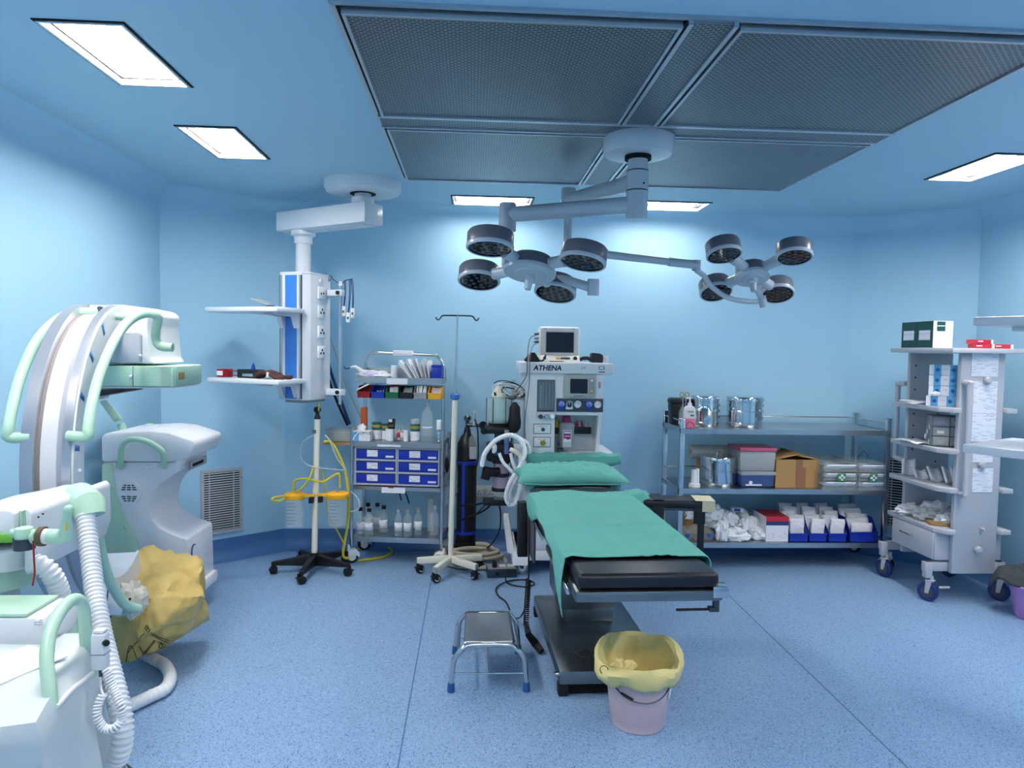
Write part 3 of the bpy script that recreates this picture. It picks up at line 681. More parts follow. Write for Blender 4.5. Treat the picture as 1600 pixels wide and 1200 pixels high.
# drawer units with three drawers each
for x0, x1 in ((-.312, -.002), (.002, .312)):
    u = G()
    zz = (.585, .868)
    u.box(x0, x0+.008, -hd_+.005, hd_-.02, *zz).box(x1-.008, x1, -hd_+.005, hd_-.02, *zz).box(x0, x1, hd_-.022, hd_-.02, *zz)
    for z in (.585, .674, .764, .853): u.box(x0+.008, x1-.008, -hd_+.003, hd_-.022, z, z+.013)
    un = u.obj('drawer_cabinet', 'trol', ET)
    for k, z in enumerate((.600, .690, .779)):
        d = G().box(x0+.011, x1-.011, -hd_+.001, -hd_+.03, z, z+.072, .002).obj('drawer', 'bluep', ET)
        G().box(x0+.09, x0+.17, -hd_-.001, -hd_+.002, z+.016, z+(.072 if k == 2 else .062)).obj('drawer_label', 'lab', d)
        if not (k == 0 and x0 < -.1): G().box(x1-.082, x1-.022, -hd_-.001, -hd_+.002, z+.012, z+.026).obj('handle_tag', 'paper', d)
        G().box(x0+.02, x1-.02, -hd_-.004, -hd_+.002, z+.066, z+.072).obj('drawer_lip', 'navy', d)
sg = G().box(-.11, .065, -hd_-.007, -hd_-.004, .532, .572).obj('shelf_label', 'paper', ET)
G().box(-.06, -.02, -hd_-.008, -hd_-.006, .568, .58).obj('red_tag', 'red', ET)
# upper superstructure: hoop, tray, bins
uh = .30
hp = [(-uh, .06, .90), (-uh, .06, 1.2), (-uh, .06, 1.44), (-uh+.015, .06, 1.50), (-uh+.05, .06, 1.545), (-uh+.1, .06, 1.555), (uh-.1, .06, 1.545), (uh-.05, .06, 1.535), (uh-.015, .06, 1.49), (uh, .06, 1.43), (uh, .06, 1.2), (uh, .06, .90)]
G().tube(hp, .0125, 14, 3).obj('hoop_rail', 'steel', ET)
tp = G().box(-.315, .315, -.10, .09, 1.335, 1.340)
for a in ((-.315, .315, -.103, -.10, 1.335, 1.375), (-.315, .315, .09, .093, 1.335, 1.44), (-.318, -.315, -.1, .09, 1.335, 1.375), (.315, .318, -.1, .09, 1.335, 1.375)): tp.box(*a)
tp = tp.obj('top_tray', 'steelb', ET)
G().box(-.095, .06, -.106, -.104, 1.325, 1.368).obj('tray_label', 'paper', tp)
G().box(-.09, .07, .042, .075, 1.53, 1.575, .012).obj('rail_label', 'paper', ET)
G().box(-.31, .31, .02, .03, 1.215, 1.32).obj('bin_rail', 'steelb', ET)
cols = ('red', 'bluep', 'greenp', 'black', 'grey', 'yellowp'); cn = ('dark red', 'blue', 'green', 'black', 'grey', 'yellow')
def open_bin(M_, w, d, h, front=.5, th=.003):
    g = G(); a = w/2
    g.box(-a, a, -d/2, d/2, 0, th, M=M_).box(-a, a, d/2-th, d/2, 0, h, M=M_).box(-a, a, -d/2, -d/2+th, 0, h*front, M=M_)
    for s in (-1, 1): g.prism([(-d/2, 0), (d/2, 0), (d/2, h), (-d/2+d*.35, h), (-d/2, h*front)], s*a, s*(a-th), 'x', M=M_)
    return g.box(-a-.002, a+.002, -d/2-.006, -d/2, h*front-.012, h*front, M=M_)
for i in range(6):
    x = -.262+.105*i; L = E(x, -.055, 1.222)
    b = open_bin(Matrix(), .094, .13, .088, .52); o = solo(b, 'hanging_bin', cols[i], '%s open plastic bin hanging on the drug trolley rail' % cn[i], 'bin', L, -7, 'coloured bins on the drug trolley')
    nm, lb, mt = (('tube', 'white plastic tube lying across the red trolley bin', 'bagw'), ('vial', 'small vial in the blue trolley bin', 'frost'), ('pack', 'red and white packs in the green trolley bin', 'labw'),
                  ('pouch', 'clear pouches in the black trolley bin', 'frost'), ('ampoule', 'white ampoules in the grey trolley bin', 'socketw'), ('pouch', 'striped packet in the yellow trolley bin', 'labw'))[i]
    tt = thing(nm, lb, nm, E(x, -.05, 1.226), -7)
    if i == 0: G().cyl((-.055, -.058, .052), (.03, -.03, .096), .006, n=8).obj('stick', mt, tt)
    elif i == 1:
        for k in range(3): G().cyl((-.02+.022*k, -.02+.01*k, .01), (-.012+.022*k, -.015, .05), .008, n=8).obj('vial', mt, tt)
    elif i == 2:
        G().box(-.03, .0, -.01, .01, 0, .075).obj('pack', 'paper', tt); G().box(.002, .034, -.012, .01, 0, .078).obj('pack', mt, tt); G().box(-.03, .034, .011, .03, .0, .09).obj('pack', 'red', tt)
    elif i == 3 or i == 5:
        for k in range(2): G().box(-.018, .018, -.003, .003, 0, .06, M=T(-.022+.045*k, -.01, .02) @ Ry(14-20*k) @ Rx(-25)).obj('pouch', mt, tt)
    else:
        for k in range(5): G().cyl((-.032+.016*k, -.03, .03), (-.03+.016*k+.01*math.sin(k*3), .0, .085), .0075, n=8).obj('ampoule', mt, tt)
# objects in the top tray
t = thing('plastic_pouches', 'heap of clear plastic wrapped tubing at the left of the trolley top tray', 'pouch', E(-.2, 0, 1.341), -7)
G().blob((-.01, 0, .03), (.13, .075, .045), 3, .45, 3, 26, flat=.001).obj('wrap', 'bagw', t)
G().blob((-.03, -.05, .05), (.07, .03, .02), 8, .4, 3, 16).obj('tube_bundle', mat('pale_lavender', (196, 190, 226), .5), t)
G().box(.03, .055, -.062, -.05, .045, .065, .003, M=Ry(30)).obj('connector', 'dgrey', t)
P = [E(-.31, 0, 1.41), E(-.35, -.03, 1.445), E(-.39, -.03, 1.44), E(-.42, -.03, 1.43), E(-.44, -.03, 1.445)]
t = thing('tubing_hook', 'black wire hook in white wrap sticking out left of the top tray', 'hook', P[0], -7)
G().tube(P[2:], .004, 6, 4).obj('wire', 'navy', t, world=True); G().tube([E(-.27, 0, 1.40), P[0], P[1], P[2]], lambda q: .02*(1-q)+.006, 8, 3).obj('wrap', 'bagw', t, world=True)
t = thing('paper_cup_stack', 'tall white cup stack standing in the trolley top tray', 'cup', E(-.06, -.02, 1.341), -7)
for k in range(4): G().lathe([(.019, .0+.02*k), (.024, .055+.022*k), (.022, .056+.022*k)], n=16).obj('cup', 'bagw', t)
t = thing('paper_sheet', 'white papers lying flat in the trolley top tray', 'paper', E(.02, -.02, 1.341), -7)
for k in range(3): G().box(-.07, .09, -.06, .05, .006*k, .006*k+.005, M=Rz(5*k-4)).obj('sheet', 'paper', t)
for k in range(13):
    x = .075+.0125*k; tl = -38+2.6*k
    o = solo(G().box(-.004, .004, -.045, .045, 0, .15+.02*math.sin(k*2.1), .001, M=Ry(tl)), 'catheter_pack', ('paper', 'bagw', 'frost', 'labw')[k % 4], '%s slim white sleeve from the left in the leaning fan, trolley top tray' % ('first', 'second', 'third', 'fourth', 'fifth', 'sixth', 'seventh', 'eighth', 'ninth', 'tenth', 'eleventh', 'twelfth', 'last')[k], 'packet', E(x, -.02+.012*math.sin(k*5), 1.35+.0+.004*max(0, -tl*.1)), -7+8*math.sin(k*3), 'fan of paper sleeves in the top tray')
t = thing('blue_box', 'small blue plastic box at the right end of the trolley top tray', 'box', E(.272, -.05, 1.341), -7)
G().box(-.036, .036, -.05, .05, 0, .125, .006).obj('box_body', 'bluep', t); G().box(-.038, .038, -.052, .052, .112, .132, .004).obj('lid', 'bluep', t)
# worktop objects
zt = .908
t = carton('glove_box', 'blue and white glove carton with tissue sticking out, left on the trolley worktop', 'box', E(-.262, -.13, zt), .125, .09, .075, 'paper', -7, None, ((.0, .35, 0, .9, 'ltblue'),))
text('ACOPTUS', .026, T(.012, -.046, .058) @ UP, t, 'ink'); G().box(.0, .055, -.0458, -.0445, .012, .045).obj('print', 'lab', t)
G().tube([(-.06, -.047, .005), (-.05, -.047, .03), (-.02, -.047, .066), (.0, -.047, .072)], .005, 6, 4).obj('swoosh', 'paper', t)
G().blob((-.01, 0, .09), (.03, .02, .028), 5, .6, 3, 14).obj('tissue', 'bagw', t)
t = thing('orange_tube', 'upright orange plastic sleeve on the left trolley post', 'sleeve', E(-.29, .0, zt), -7)
G().box(-.022, .022, -.02, .02, .0, .235, .006).obj('sleeve', 'orange', t)
def tin(x, y, h, r, label, ol=None, top=None):
    t = thing('jar_tin', label, 'jar', E(x, y, zt), -7, None)
    G().lathe([(r, 0), (r, h*.56)], n=24).obj('label_band', 'lab', t); G().lathe([(r*1.0, h*.56), (r, h*.72)], n=24).obj('teal_band', mat('teal_band', (26, 96, 92), .5), t)
    G().lathe([(r*1.002, h*.72), (r*1.002, h*.88)], n=24).obj('gold_band', mat('gold_band', (176, 150, 70), .5), t); G().lathe([(r*1.01, h*.88), (r*1.01, h), (r*.9, h)], n=24).obj('lid', mat('teal_band', (26, 96, 92), .5), t)
    if top: G().lathe([(r*.95, h), (r*.98, h+.03), (r*.6, h+.04)], n=20).obj('jar_top', 'frost', t)
tin(-.185, -.03, .125, .036, 'green and gold labelled jar at the left of the trolley worktop'); tin(-.122, -.02, .115, .026, 'smaller green and gold labelled jar, half hidden, on the trolley worktop')
tin(.112, -.06, .125, .036, 'green and gold labelled jar with clear top, right on the trolley worktop', top=1)
carton('dark_carton', 'black and white carton behind the plaster rolls on the worktop', 'box', E(-.082, .01, zt), .045, .045, .15, 'black', -7, None, ((.1, .7, .85, 1, 'paper'), (.1, .9, .6, .72, 'inkg')))
for x, y, h, r, lb in ((-.062, -.11, .085, .024, 'thick white plaster roll standing at the front of the trolley worktop'), (.052, -.11, .08, .0165, 'slim white plaster roll standing mid worktop of the trolley'), (-.093, -.08, .085, .012, 'slim white roll standing beside the thick plaster roll')):
    tt = thing('plaster_roll', lb, 'roll', E(x, y, zt), -7); G().lathe([(r, 0), (r, h), (r*.5, h), (r*.5, h-.006)], n=20).obj('roll', 'bagw', tt)
for k, x in enumerate((-.028, .0, .028)):
    tt = bottle('dropper_bottle', ('leftmost of three clear dropper bottles on the trolley worktop', 'middle clear dropper bottle with red label on the trolley worktop', 'rightmost of three clear dropper bottles on the trolley worktop')[k], 'bottle', E(x-.01, -.045-.01*k, zt), .0165, .105, 'frost', 'frost', .3, 'dropper bottles on the trolley', (.2, .55), labm=('lab', 'crimson', 'paper')[k])
bottle('saline_bottle', 'tall clear plastic bottle at the right of the trolley worktop', 'bottle', E(.2, -.05, zt), .043, .30, 'clear', 'frost', .3, None, (.3, .36), labm='paper')
t = thing('clamp_set', 'small steel clamp on the right post of the drug trolley', 'clamp', E(.31, -.1, zt), -7)
G().box(-.018, .0, -.02, .02, .0, .06, .004).cyl((-.01, -.03, .07), (-.01, .02, .09), .008, n=8).obj('clamp_body', 'steel', t); G().box(-.03, .002, -.01, .02, .09, .16, .003).obj('white_tab', 'socketw', t)
# side shelf with opaque box at the left
t = thing('side_tray', 'wooden side ledge on the left of the drug trolley', 'ledge', E(-.46, 0.0, .865), -7)
G().box(-.115, .11, -.1, .1, 0, .018).obj('board', 'cardb', t); G().box(.09, .112, -.09, .09, -.03, .0).obj('bracket', 'steel', t)
t = thing('storage_box', 'cloudy plastic storage box on the wooden ledge beside the suction stand', 'box', E(-.455, 0, .884), -7)
G().frustum([(-.09, -.08, 0), (.09, -.08, 0), (.09, .08, 0), (-.09, .08, 0)], [(-.105, -.09, .085), (.105, -.09, .085), (.105, .09, .085), (-.105, .09, .085)], .01).obj('box_body', mat('cloudy_plastic', (200, 202, 194), .4, alpha=.85), t)
G().box(-.108, .108, -.093, .093, .083, .098, .004).obj('lid', 'frost', t)
# glass infusion bottles on the bottom shelf
bz = .202
bl = (('front left', -.285, -.10), ('front second from the left', -.215, -.12), ('rear left', -.27, .05), ('rear second from the left', -.2, .06), ('rear third from the left', -.13, -.02))
for k, (w_, x, y) in enumerate(bl):
    bottle('infusion_bottle', 'black-capped glass infusion bottle, %s, trolley bottom shelf' % w_, 'bottle', E(x, y, bz), .037, .20, 'glass', 'black', .4, 'infusion bottles on the bottom shelf', (.18, .5), 'glass')
for k, (w_, x, y) in enumerate((('left', .005, -.11), ('middle', .073, -.11), ('right', .142, -.06))):
    bottle('vacuum_bottle', 'grey-capped glass bottle with slanted white label, %s one of three, trolley bottom shelf' % w_, 'bottle', E(x, y, bz), .032, .20, 'glass', 'grey', .45, 'infusion bottles on the bottom shelf', (.2, .52), None, 'paper')
bottle('clear_bottle', 'clear plastic flask at the right end of the trolley bottom shelf', 'bottle', E(.262, -.05, bz), .035, .22, 'clear', 'frost', .4)
solo(G().box(-.022, .022, -.02, .02, 0, .25, .003), 'tall_clear_box', 'frost', 'tall clear plastic sleeve at the right rear of the trolley bottom shelf', 'box', E(.215, .06, bz), -7)
for k, (a, b) in enumerate((((.0, -.02, .56), (.06, .0, .42)), ((-.04, -.02, .555), (.0, .0, .44)))):
    solo(G().tube([E(*a), E((a[0]+b[0])/2, .0, (a[2]+b[2])/2+.01), E(*b)], .006, 8, 4), 'dark_tube', 'navy', ('dark tube slanting behind the bottles, the right one, under the drawers', 'dark tube slanting behind the bottles, the left one, under the drawers')[k], 'tube', E(*b), world=True)
t = thing('face_mask', 'black rubber mask hung on the right side of the drug trolley', 'mask', E(.36, -.1, .74), -7)
G().sph((0, 0, 0), .05, .35, .6, 1.2).obj('cushion', 'rubber', t); G().tube([(-.015, -.02, -.05), (-.03, -.03, -.1), (-.035, -.03, -.14)], .006, 8, 4).obj('strap', 'rubber', t)

# ================================================================ IV stand
IV = thing('iv_stand', 'cream wheeled drip stand with double hook, in front of the drug trolley', 'stand', (-.135, 4.94, 0))
G().tube([(0, 0, .09), (.018, 0, 1.265)], [.019, .019], 16).obj('lower_pole', 'cream', IV)
G().lathe([(.019, 1.225), (.0195, 1.235)], (.018, 0, 0)).obj('pole_collar', 'cream', IV)
G().lathe([(.02, 1.235), (.032, 1.245), (.032, 1.272), (.02, 1.282)], (.018, 0, 0), 8).obj('clamp_knob', mat('mid_blue_knob', (54, 110, 186), .4), IV)
G().tube([(.018, 0, 1.26), (.027, 0, 1.825)], [.0075, .0075], 12).obj('upper_pole', 'steel', IV)
for s in (-1, 1):
    G().tube([(.027, 0, 1.825), (.027+s*.06, 0, 1.825), (.027+s*.105, 0, 1.822), (.027+s*.125, 0, 1.798), (.027+s*.14, 0, 1.796), (.027+s*.15, 0, 1.812)], .0055, 8, 4).obj('hook', 'darksteel', IV)
for i in range(5):
    a = (-115, -38, 20, 88, 178)[i]; Q = Rz(a)
    ar = G().frustum([(.0, -.02, .085), (.0, .02, .085), (.235, .016, .07), (.235, -.016, .07)], [(.0, -.02, .13), (.0, .02, .13), (.235, .016, .112), (.235, -.016, .112)], .003, M=Q).obj('base_leg', 'cream', IV)
    G().box(.233, .239, -.017, .017, .069, .113, .002, M=Q).obj('end_cap', 'grey', ar)
    p = Q @ V((.215, 0, 0)); caster(IV, (p.x, p.y), .03, .034, a+55+i*20, 'rubber', 'cream', 'black', .075)

# ================================================================ oxygen cylinder and its fittings
OC = thing('gas_cylinder', 'black gas cylinder with blue straps standing behind the drip stand', 'cylinder', (-.03, 5.33, 0))
G().lathe([(.07, .03), (.075, .04), (.075, .83), (.07, .88), (.05, .93), (.028, .955), (.026, .98)], n=28).obj('tank', 'black', OC)
G().lathe([(.083, .0), (.085, .01), (.085, .13), (.078, .13)], n=28).obj('base_cup', 'black', OC)
for z in (.185, .72): G().lathe([(.0755, z), (.079, z+.003), (.079, z+.024), (.0755, z+.027)], n=28, cap=False).obj('strap', 'bluep', OC, thick=.002)
G().box(-.035, -.012, -.082, -.073, .19, .74).obj('cart_upright', 'bluep', OC)
G().lathe([(.02, .97), (.022, 1.0), (.014, 1.005), (.014, 1.05), (.026, 1.055), (.026, 1.08), (.015, 1.09)], n=12).obj('valve', 'darksteel', OC)
G().cyl((0, -.02, 1.02), (.09, -.05, 1.02), .014, n=12).obj('regulator', 'darksteel', OC)
G().cyl((.12, -.062, 1.02), (.12, -.035, 1.02), .032, n=20).obj('gauge', 'black', OC)
G().cyl((.05, -.06, 1.02), (.058, -.07, 1.13), .011, n=12).obj('flow_tube', 'frost', OC)
G().lathe([(.032, .80), (.032, .92), (.024, .94), (.015, .955), (.015, .99)], (.045, -.10, 0), 18).obj('humidifier', 'clear', OC)
G().box(.02, .07, -.137, -.134, .78, .87, M=None).obj('tag', 'frost', OC)
tubing('oxygen_tube', [(742, 655, 5.25), (746, 670, 5.24), (747, 690, 5.24), (747, 715, 5.24), (743, 735, 5.23), (741, 742, 5.22)], .005, 'rubber', 'thin black tube hanging from the cylinder gauge')
t = thing('plastic_bag', 'clear plastic bag hanging between drug trolley and gas cylinder', 'bag', at(704, 800, 5.3))
G().blob(at(704, 745, 5.3), (.05, .02, .2), 4, .35, 2.5, 22).obj('bag_film', mat('clear_film', (200, 214, 220), .2, alpha=.35, bump=.3, bs=25), t, world=True)
# ================================================================ anaesthesia machine
AM = thing('anaesthesia_machine', 'white anaesthesia workstation with gauges and breathing circuit behind the operating table', 'machine', (.66, 5.2, 0))
def am(g, name, mt, par=None, **k): return g.obj(name, mt, par or AM, world=True, **k)
yf = 4.96; yb = 5.46
am(G().box(.335, 1.0, yf-.02, yb, 1.43, 1.508, .008), 'top_deck', 'white')
lc = am(G().box(.38, .592, yf, yb, .86, 1.43, .004), 'left_column', 'white')
up = am(G().box(.592, .935, yf, yb, 1.135, 1.43, .004), 'upper_housing', 'white')
am(G().box(.592, .93, 5.16, yb, .86, 1.135), 'recess_back', 'white'); am(G().prism([(yf+.01, 1.135), (5.16, 1.135), (5.16, .86), (yf+.1, .86)], .905, .93, 'x'), 'side_cheek', 'white')
am(G().box(.33, 1.03, yf-.12, yb, .80, .86, .006), 'work_surface', 'white')
cab = am(G().box(.38, .98, yf-.03, yb, .17, .80, .006), 'lower_cabinet', 'white')
for k, (z0, z1) in enumerate(((.57, .785), (.36, .56), (.185, .35))):
    d = am(G().box(.40, .96, yf-.045, yf-.03, z0, z1, .004), 'drawer', 'lilac'); am(G().box(.6, .76, yf-.06, yf-.044, z1-.045, z1-.025, .004), 'handle', 'grey', d)
am(G().box(.33, .98, yf-.05, yb, .10, .17, .008).prism([(4.84, .085), (5.45, .085), (5.45, .17), (4.88, .17)], .30, .42, 'x', .008), 'base', 'white')
am(G().frustum([(.27, 4.98, .14), (.32, 4.9, .14), (.32, 5.05, .14), (.27, 5.1, .14)], [(.25, 5.3, .33), (.29, 5.25, .33), (.30, 5.38, .33), (.26, 5.4, .33)], .004), 'base_skirt', 'white')
for x, y in ((.37, 4.95), (.93, 4.97), (.40, 5.36), (.93, 5.36)): caster(AM, (x, y), .046, .04, -75 if y < 5.2 else 90, 'grey', 'socketw', 'dgrey', .10, world=True)
text('ATHENA', .05, T(.53, yf-.0215, 1.468) @ UP, AM, 'ink', 'machine_lettering', True, shear=.15, bold=.0014)
text('C3', .04, T(.915, yf-.0215, 1.474) @ UP, AM, 'ink', 'logo', True); am(G().box(.895, .94, yf-.0212, yf-.0195, 1.443, 1.449), 'logo_bar', 'ink')
am(G().box(.77, .80, yf-.0212, yf-.0195, 1.476, 1.479).box(.77, .795, yf-.0212, yf-.0195, 1.468, 1.471), 'fine_print', 'inkg')
# flowmeter block
fm = am(G().box(.462, .587, yf-.006, yf+.004, 1.16, 1.385, .003), 'flowmeter_panel', 'darksteel')
am(G().box(.468, .581, yf-.010, yf-.005, 1.17, 1.378), 'flowmeter_face', mat('smoked_face', (98, 112, 118), .2, .2), fm)
for k in range(5): am(G().cyl((.480+.023*k, yf-.012, 1.18), (.480+.023*k, yf-.012, 1.365), .0045, n=8), 'flow_tube', 'glass', fm)
for k in range(12): am(G().box(.486, .492, yf-.0112, yf-.0098, 1.185+.014*k, 1.188+.014*k), 'scale_tick', 'paper', fm)
kb = am(G().box(.458, .59, yf-.03, yf, 1.118, 1.158, .004), 'knob_block', 'lampgrey')
for k in range(3): am(G().tube([(.485+.042*k, yf-.03, 1.128), (.485+.042*k, yf-.05, 1.128), (.485+.042*k, yf-.055, 1.128)], [.015, .016, .012], 14), 'flow_knob', ('darksteel', 'steel', 'socketw')[k], kb)
# ventilator screen
vs = am(G().box(.648, .882, yf-.016, yf, 1.262, 1.425, .008), 'ventilator_module', mat('warm_grey_plastic', (172, 178, 172), .4))
am(G().box(.695, .818, yf-.019, yf-.015, 1.292, 1.395), 'screen', 'screen', vs)
am(G().box(.828, .868, yf-.020, yf-.015, 1.288, 1.400, .012), 'key_pad', 'grey', vs)
for z, mt in ((1.385, 'socketw'), (1.36, 'grey'), (1.335, 'grey'), (1.31, 'amber')): am(G().cyl((.848, yf-.0195, z), (.848, yf-.024, z), .009, n=12), 'key', mt, vs)
am(G().box(.72, .79, yf-.0172, yf-.0155, 1.271, 1.277), 'fine_print', 'inkg', vs)
am(G().box(.898, .915, yf-.004, yf+.002, 1.33, 1.375, .002), 'switch', 'grey')
# gauges
gp = am(G().box(.60, .935, yf-.008, yf+.002, 1.16, 1.255, .002), 'gauge_panel', mat('charcoal_panel', (66, 70, 80), .4))
for k, (x, rim, face) in enumerate(((.635, 'bluep', 'bluep'), (.692, 'steel', 'black'), (.75, 'steel', 'paper'), (.832, 'bluep', 'bluep'), (.893, 'steel', 'paper'))):
    gg = am(G().cyl((x, yf-.008, 1.215), (x, yf-.022, 1.215), .026, n=24), 'gauge', rim, gp)
    am(G().cyl((x, yf-.022, 1.215), (x, yf-.0235, 1.215), .0215, n=24), 'gauge_face', mat('gauge_blue', (70, 110, 190), .4) if face == 'bluep' else face, gp)
    n_ = 14; am(G().tube([(x+.016*math.cos(R(225-270*i/n_)), yf-.0242, 1.215+.016*math.sin(R(225-270*i/n_))) for i in range(n_+1)], .0012, 4), 'gauge_scale', 'paper' if face != 'paper' else 'inkg', gp)
    am(G().box(-.0012, .0012, -.001, .001, -.004, .016, M=T(x, yf-.0245, 1.215) @ Ry(-40+25*k)), 'needle', 'red' if face == 'paper' else 'paper', gp)
    if rim == 'bluep': am(G().box(x-.018, x+.018, yf-.012, yf-.007, 1.172, 1.187), 'gauge_tag', 'bluep', gp)
    elif k == 1: am(G().prism([(x-.024, 1.178), (x+.024, 1.178), (x+.026, 1.2), (x-.026, 1.2)], yf-.012, yf-.007, 'y'), 'gauge_tag', 'paper', gp)
# framed switches in the left column
for z0, z1, mt, lb in ((1.00, 1.072, 'greenp', 'S.INDICATOR'), (.905, .978, 'brass', 'OFF      ON')):
    f = am(G().box(.44, .565, yf-.003, yf+.001, z0, z1, .004), 'switch_frame', 'ink'); am(G().box(.444, .561, yf-.005, yf-.002, z0+.004, z1-.004, .003), 'switch_plate', 'lilac', f)
    am(G().cyl((.508, yf-.004, (z0+z1)/2-.004), (.508, yf-.016 if mt == 'greenp' else yf-.03, (z0+z1)/2-.004), .0125 if mt == 'greenp' else .019, n=18), 'switch_button', mt, f)
    am(G().cyl((.508, yf-.004, (z0+z1)/2-.004), (.508, yf-.010, (z0+z1)/2-.004), .0155 if mt == 'greenp' else .021, n=18), 'switch_collar', 'steel', f)
    text(lb, .011, T(.503, yf-.0055, z1-.017) @ UP, f, 'ink', 'switch_lettering', True)
# vaporizer
vz = am(G().lathe([(.052, .885), (.056, .90), (.056, 1.03), (.058, 1.035), (.058, 1.065), (.05, 1.075)], (.69, 5.06, 0), 24), 'vaporizer', 'grey')
am(G().lathe([(.036, 1.075), (.036, 1.085), (.03, 1.087), (.03, 1.115), (.025, 1.12)], (.69, 5.06, 0), 20), 'vaporizer_dial', 'magenta', vz)
am(G().box(.655, .72, 4.995, 5.02, .90, 1.025, .003), 'vaporizer_face', 'lampgrey', vz)
am(G().box(.662, .712, 4.992, 4.996, .955, 1.018), 'vaporizer_label', 'magenta', vz); am(G().box(.665, .71, 4.9905, 4.993, 1.0, 1.012).box(.668, .708, 4.9905, 4.993, .978, .984), 'label_print', 'paper', vz)
am(G().prism([(.662, .94), (.712, .94), (.712, .962), (.69, .955), (.675, .965), (.662, .962)], 4.9895, 4.993, 'y'), 'label_swoosh', 'paper', vz)
am(G().cyl((.625, 5.02, .875), (.665, 5.02, .875), .02, n=14).cyl((.635, 5.05, .9), (.635, 5.05, .93), .012, n=10), 'fill_valve', 'darksteel', vz)
am(G().box(.596, .88, 5.10, 5.15, .985, 1.035, .004), 'vaporizer_rail', 'black')
for k, x in enumerate((.775, .795, .81, .845)): am(G().lathe([(.011, 1.036), (.011, 1.06), (.006, 1.068), (.006, 1.08)], (x, 5.12, 0), 10), 'ampoule_holder', ('crimson', 'frost', 'magenta', 'frost')[k])
am(G().cyl((.622, 5.08, 1.035), (.622, 5.08, 1.085), .02, n=12), 'brass_knob', 'brass')
# arm with bellows, left of the machine
am(G().cyl((.30, 5.12, .55), (.30, 5.12, 1.38), .012, n=12), 'side_post', 'steel')
am(G().box(.29, .385, 5.05, 5.12, 1.235, 1.30, .006), 'side_bracket', 'grey')
bx, by = .195, 5.0
am(G().lathe([(.085, 1.075), (.087, 1.08), (.087, 1.235), (.078, 1.25)], (bx, by, 0), 30), 'bellows_dome', mat('pale_green_glass', (196, 224, 212), .06, alpha=.42))
for k in range(6):
    a = k*math.pi/3; am(G().cyl((bx+.09*math.cos(a), by+.09*math.sin(a), 1.06), (bx+.09*math.cos(a), by+.09*math.sin(a), 1.25), .0028, n=6), 'dome_rod', 'darksteel')
am(G().lathe([(.078, 1.05), (.072, 1.058), (.078, 1.066), (.072, 1.074), (.078, 1.082), (.06, 1.086)], (bx, by, 0), 24), 'bellows', 'rubber')
am(G().box(.095, .31, 4.92, 5.08, 1.0, 1.05, .015), 'bellows_base', 'black'); am(G().cyl((.10, 4.95, 1.02), (.085, 4.93, 1.02), .025, n=14), 'base_knob', 'black')
am(G().cyl((.20, 5.0, .84), (.20, 5.0, 1.0), .035, n=18), 'absorber_neck', 'darksteel')
am(G().box(.11, .30, 4.93, 5.1, .80, .93, .02), 'valve_block', 'black')
am(G().lathe([(.056, .60), (.056, .79)], (.215, 5.0, 0), 24), 'lime_canister', 'lav')
for z in (.585, .69, .785): am(G().lathe([(.064, z), (.064, z+.024)], (.215, 5.0, 0), 24), 'canister_ring', 'black')
am(G().lathe([(.05, .52), (.054, .53), (.054, .585)], (.215, 5.0, 0), 20), 'canister_base', 'glass')
am(G().box(.09, .27, 4.94, 5.06, .485, .525, .008), 'support_arm', 'black')
am(G().cyl((.25, 4.93, .86), (.25, 4.93, .97), .017, n=14), 'blue_port', mat('slate_blue_plastic', (104, 124, 186), .4)); am(G().cyl((.25, 4.93, .97), (.25, 4.93, 1.03), .02, n=14), 'grey_port', 'grey')
am(G().cyl((.16, 4.93, .87), (.20, 4.9, .86), .017, n=14), 'blue_port', 'navy'); am(G().cyl((.285, 4.95, .80), (.285, 4.95, .9), .02, n=14), 'steel_port', 'darksteel')
am(G().lathe([(.012, .865), (.018, .87), (.018, .91), (.012, .93)], (.165, 4.92, 0), 12), 'pressure_valve', 'socketw')
am(G().tube([at(780, 735, 4.95), at(768, 738, 4.93), at(758, 735, 4.92), at(757, 744, 4.92), at(765, 748, 4.92)], [.025, .034, .038, .034, .015], 14, 0), 'dark_elbow', 'rubber')
# breathing circuit hoses and bag
for k, pts in enumerate(([(768, 705, 4.93), (757, 715, 4.9), (752, 730, 4.9)],)):
    pass
wh = 'white_hose'
def hose(pts, r, label, mt='bagw', pitch=.014):
    P = [at(*p) for p in pts]; return solo(G().hose(P, r, pitch, .10, 12), 'breathing_hose', mt, label, 'hose', P[0], world=True, group='breathing hoses at the anaesthesia machine')
hose([(753, 728, 4.88), (758, 708, 4.86), (775, 688, 4.84), (798, 680, 4.82), (815, 690, 4.82), (820, 708, 4.80), (812, 730, 4.78), (798, 752, 4.76), (791, 775, 4.76), (796, 788, 4.77), (805, 786, 4.78), (812, 768, 4.79), (813, 752, 4.8)], .0175, 'outer white corrugated hose looping from the absorber down beside the pillow')
hose([(806, 682, 4.88), (822, 692, 4.87), (827, 706, 4.86), (820, 728, 4.85), (806, 748, 4.84), (797, 768, 4.83), (800, 781, 4.83), (807, 774, 4.85), (810, 760, 4.86)], .0165, 'inner white corrugated hose looping behind the outer one')
hose([(780, 708, 4.86), (786, 722, 4.85), (799, 736, 4.84), (808, 748, 4.86)], .0125, 'short white hose slanting from the valve block')
hose([(798, 708, 4.86), (801, 722, 4.86), (806, 735, 4.87)], .0125, 'short white hose hanging near the machine column')
tubing('yellowed_tube', [(797, 702, 4.86), (806, 706, 4.85), (814, 714, 4.86)], .016, 'cream', 'yellowed rubber tube behind the white hoses')
t = thing('breathing_bag', 'black rubber breathing bag hanging right of the glass bellows', 'bag', at(806, 660, 4.92))
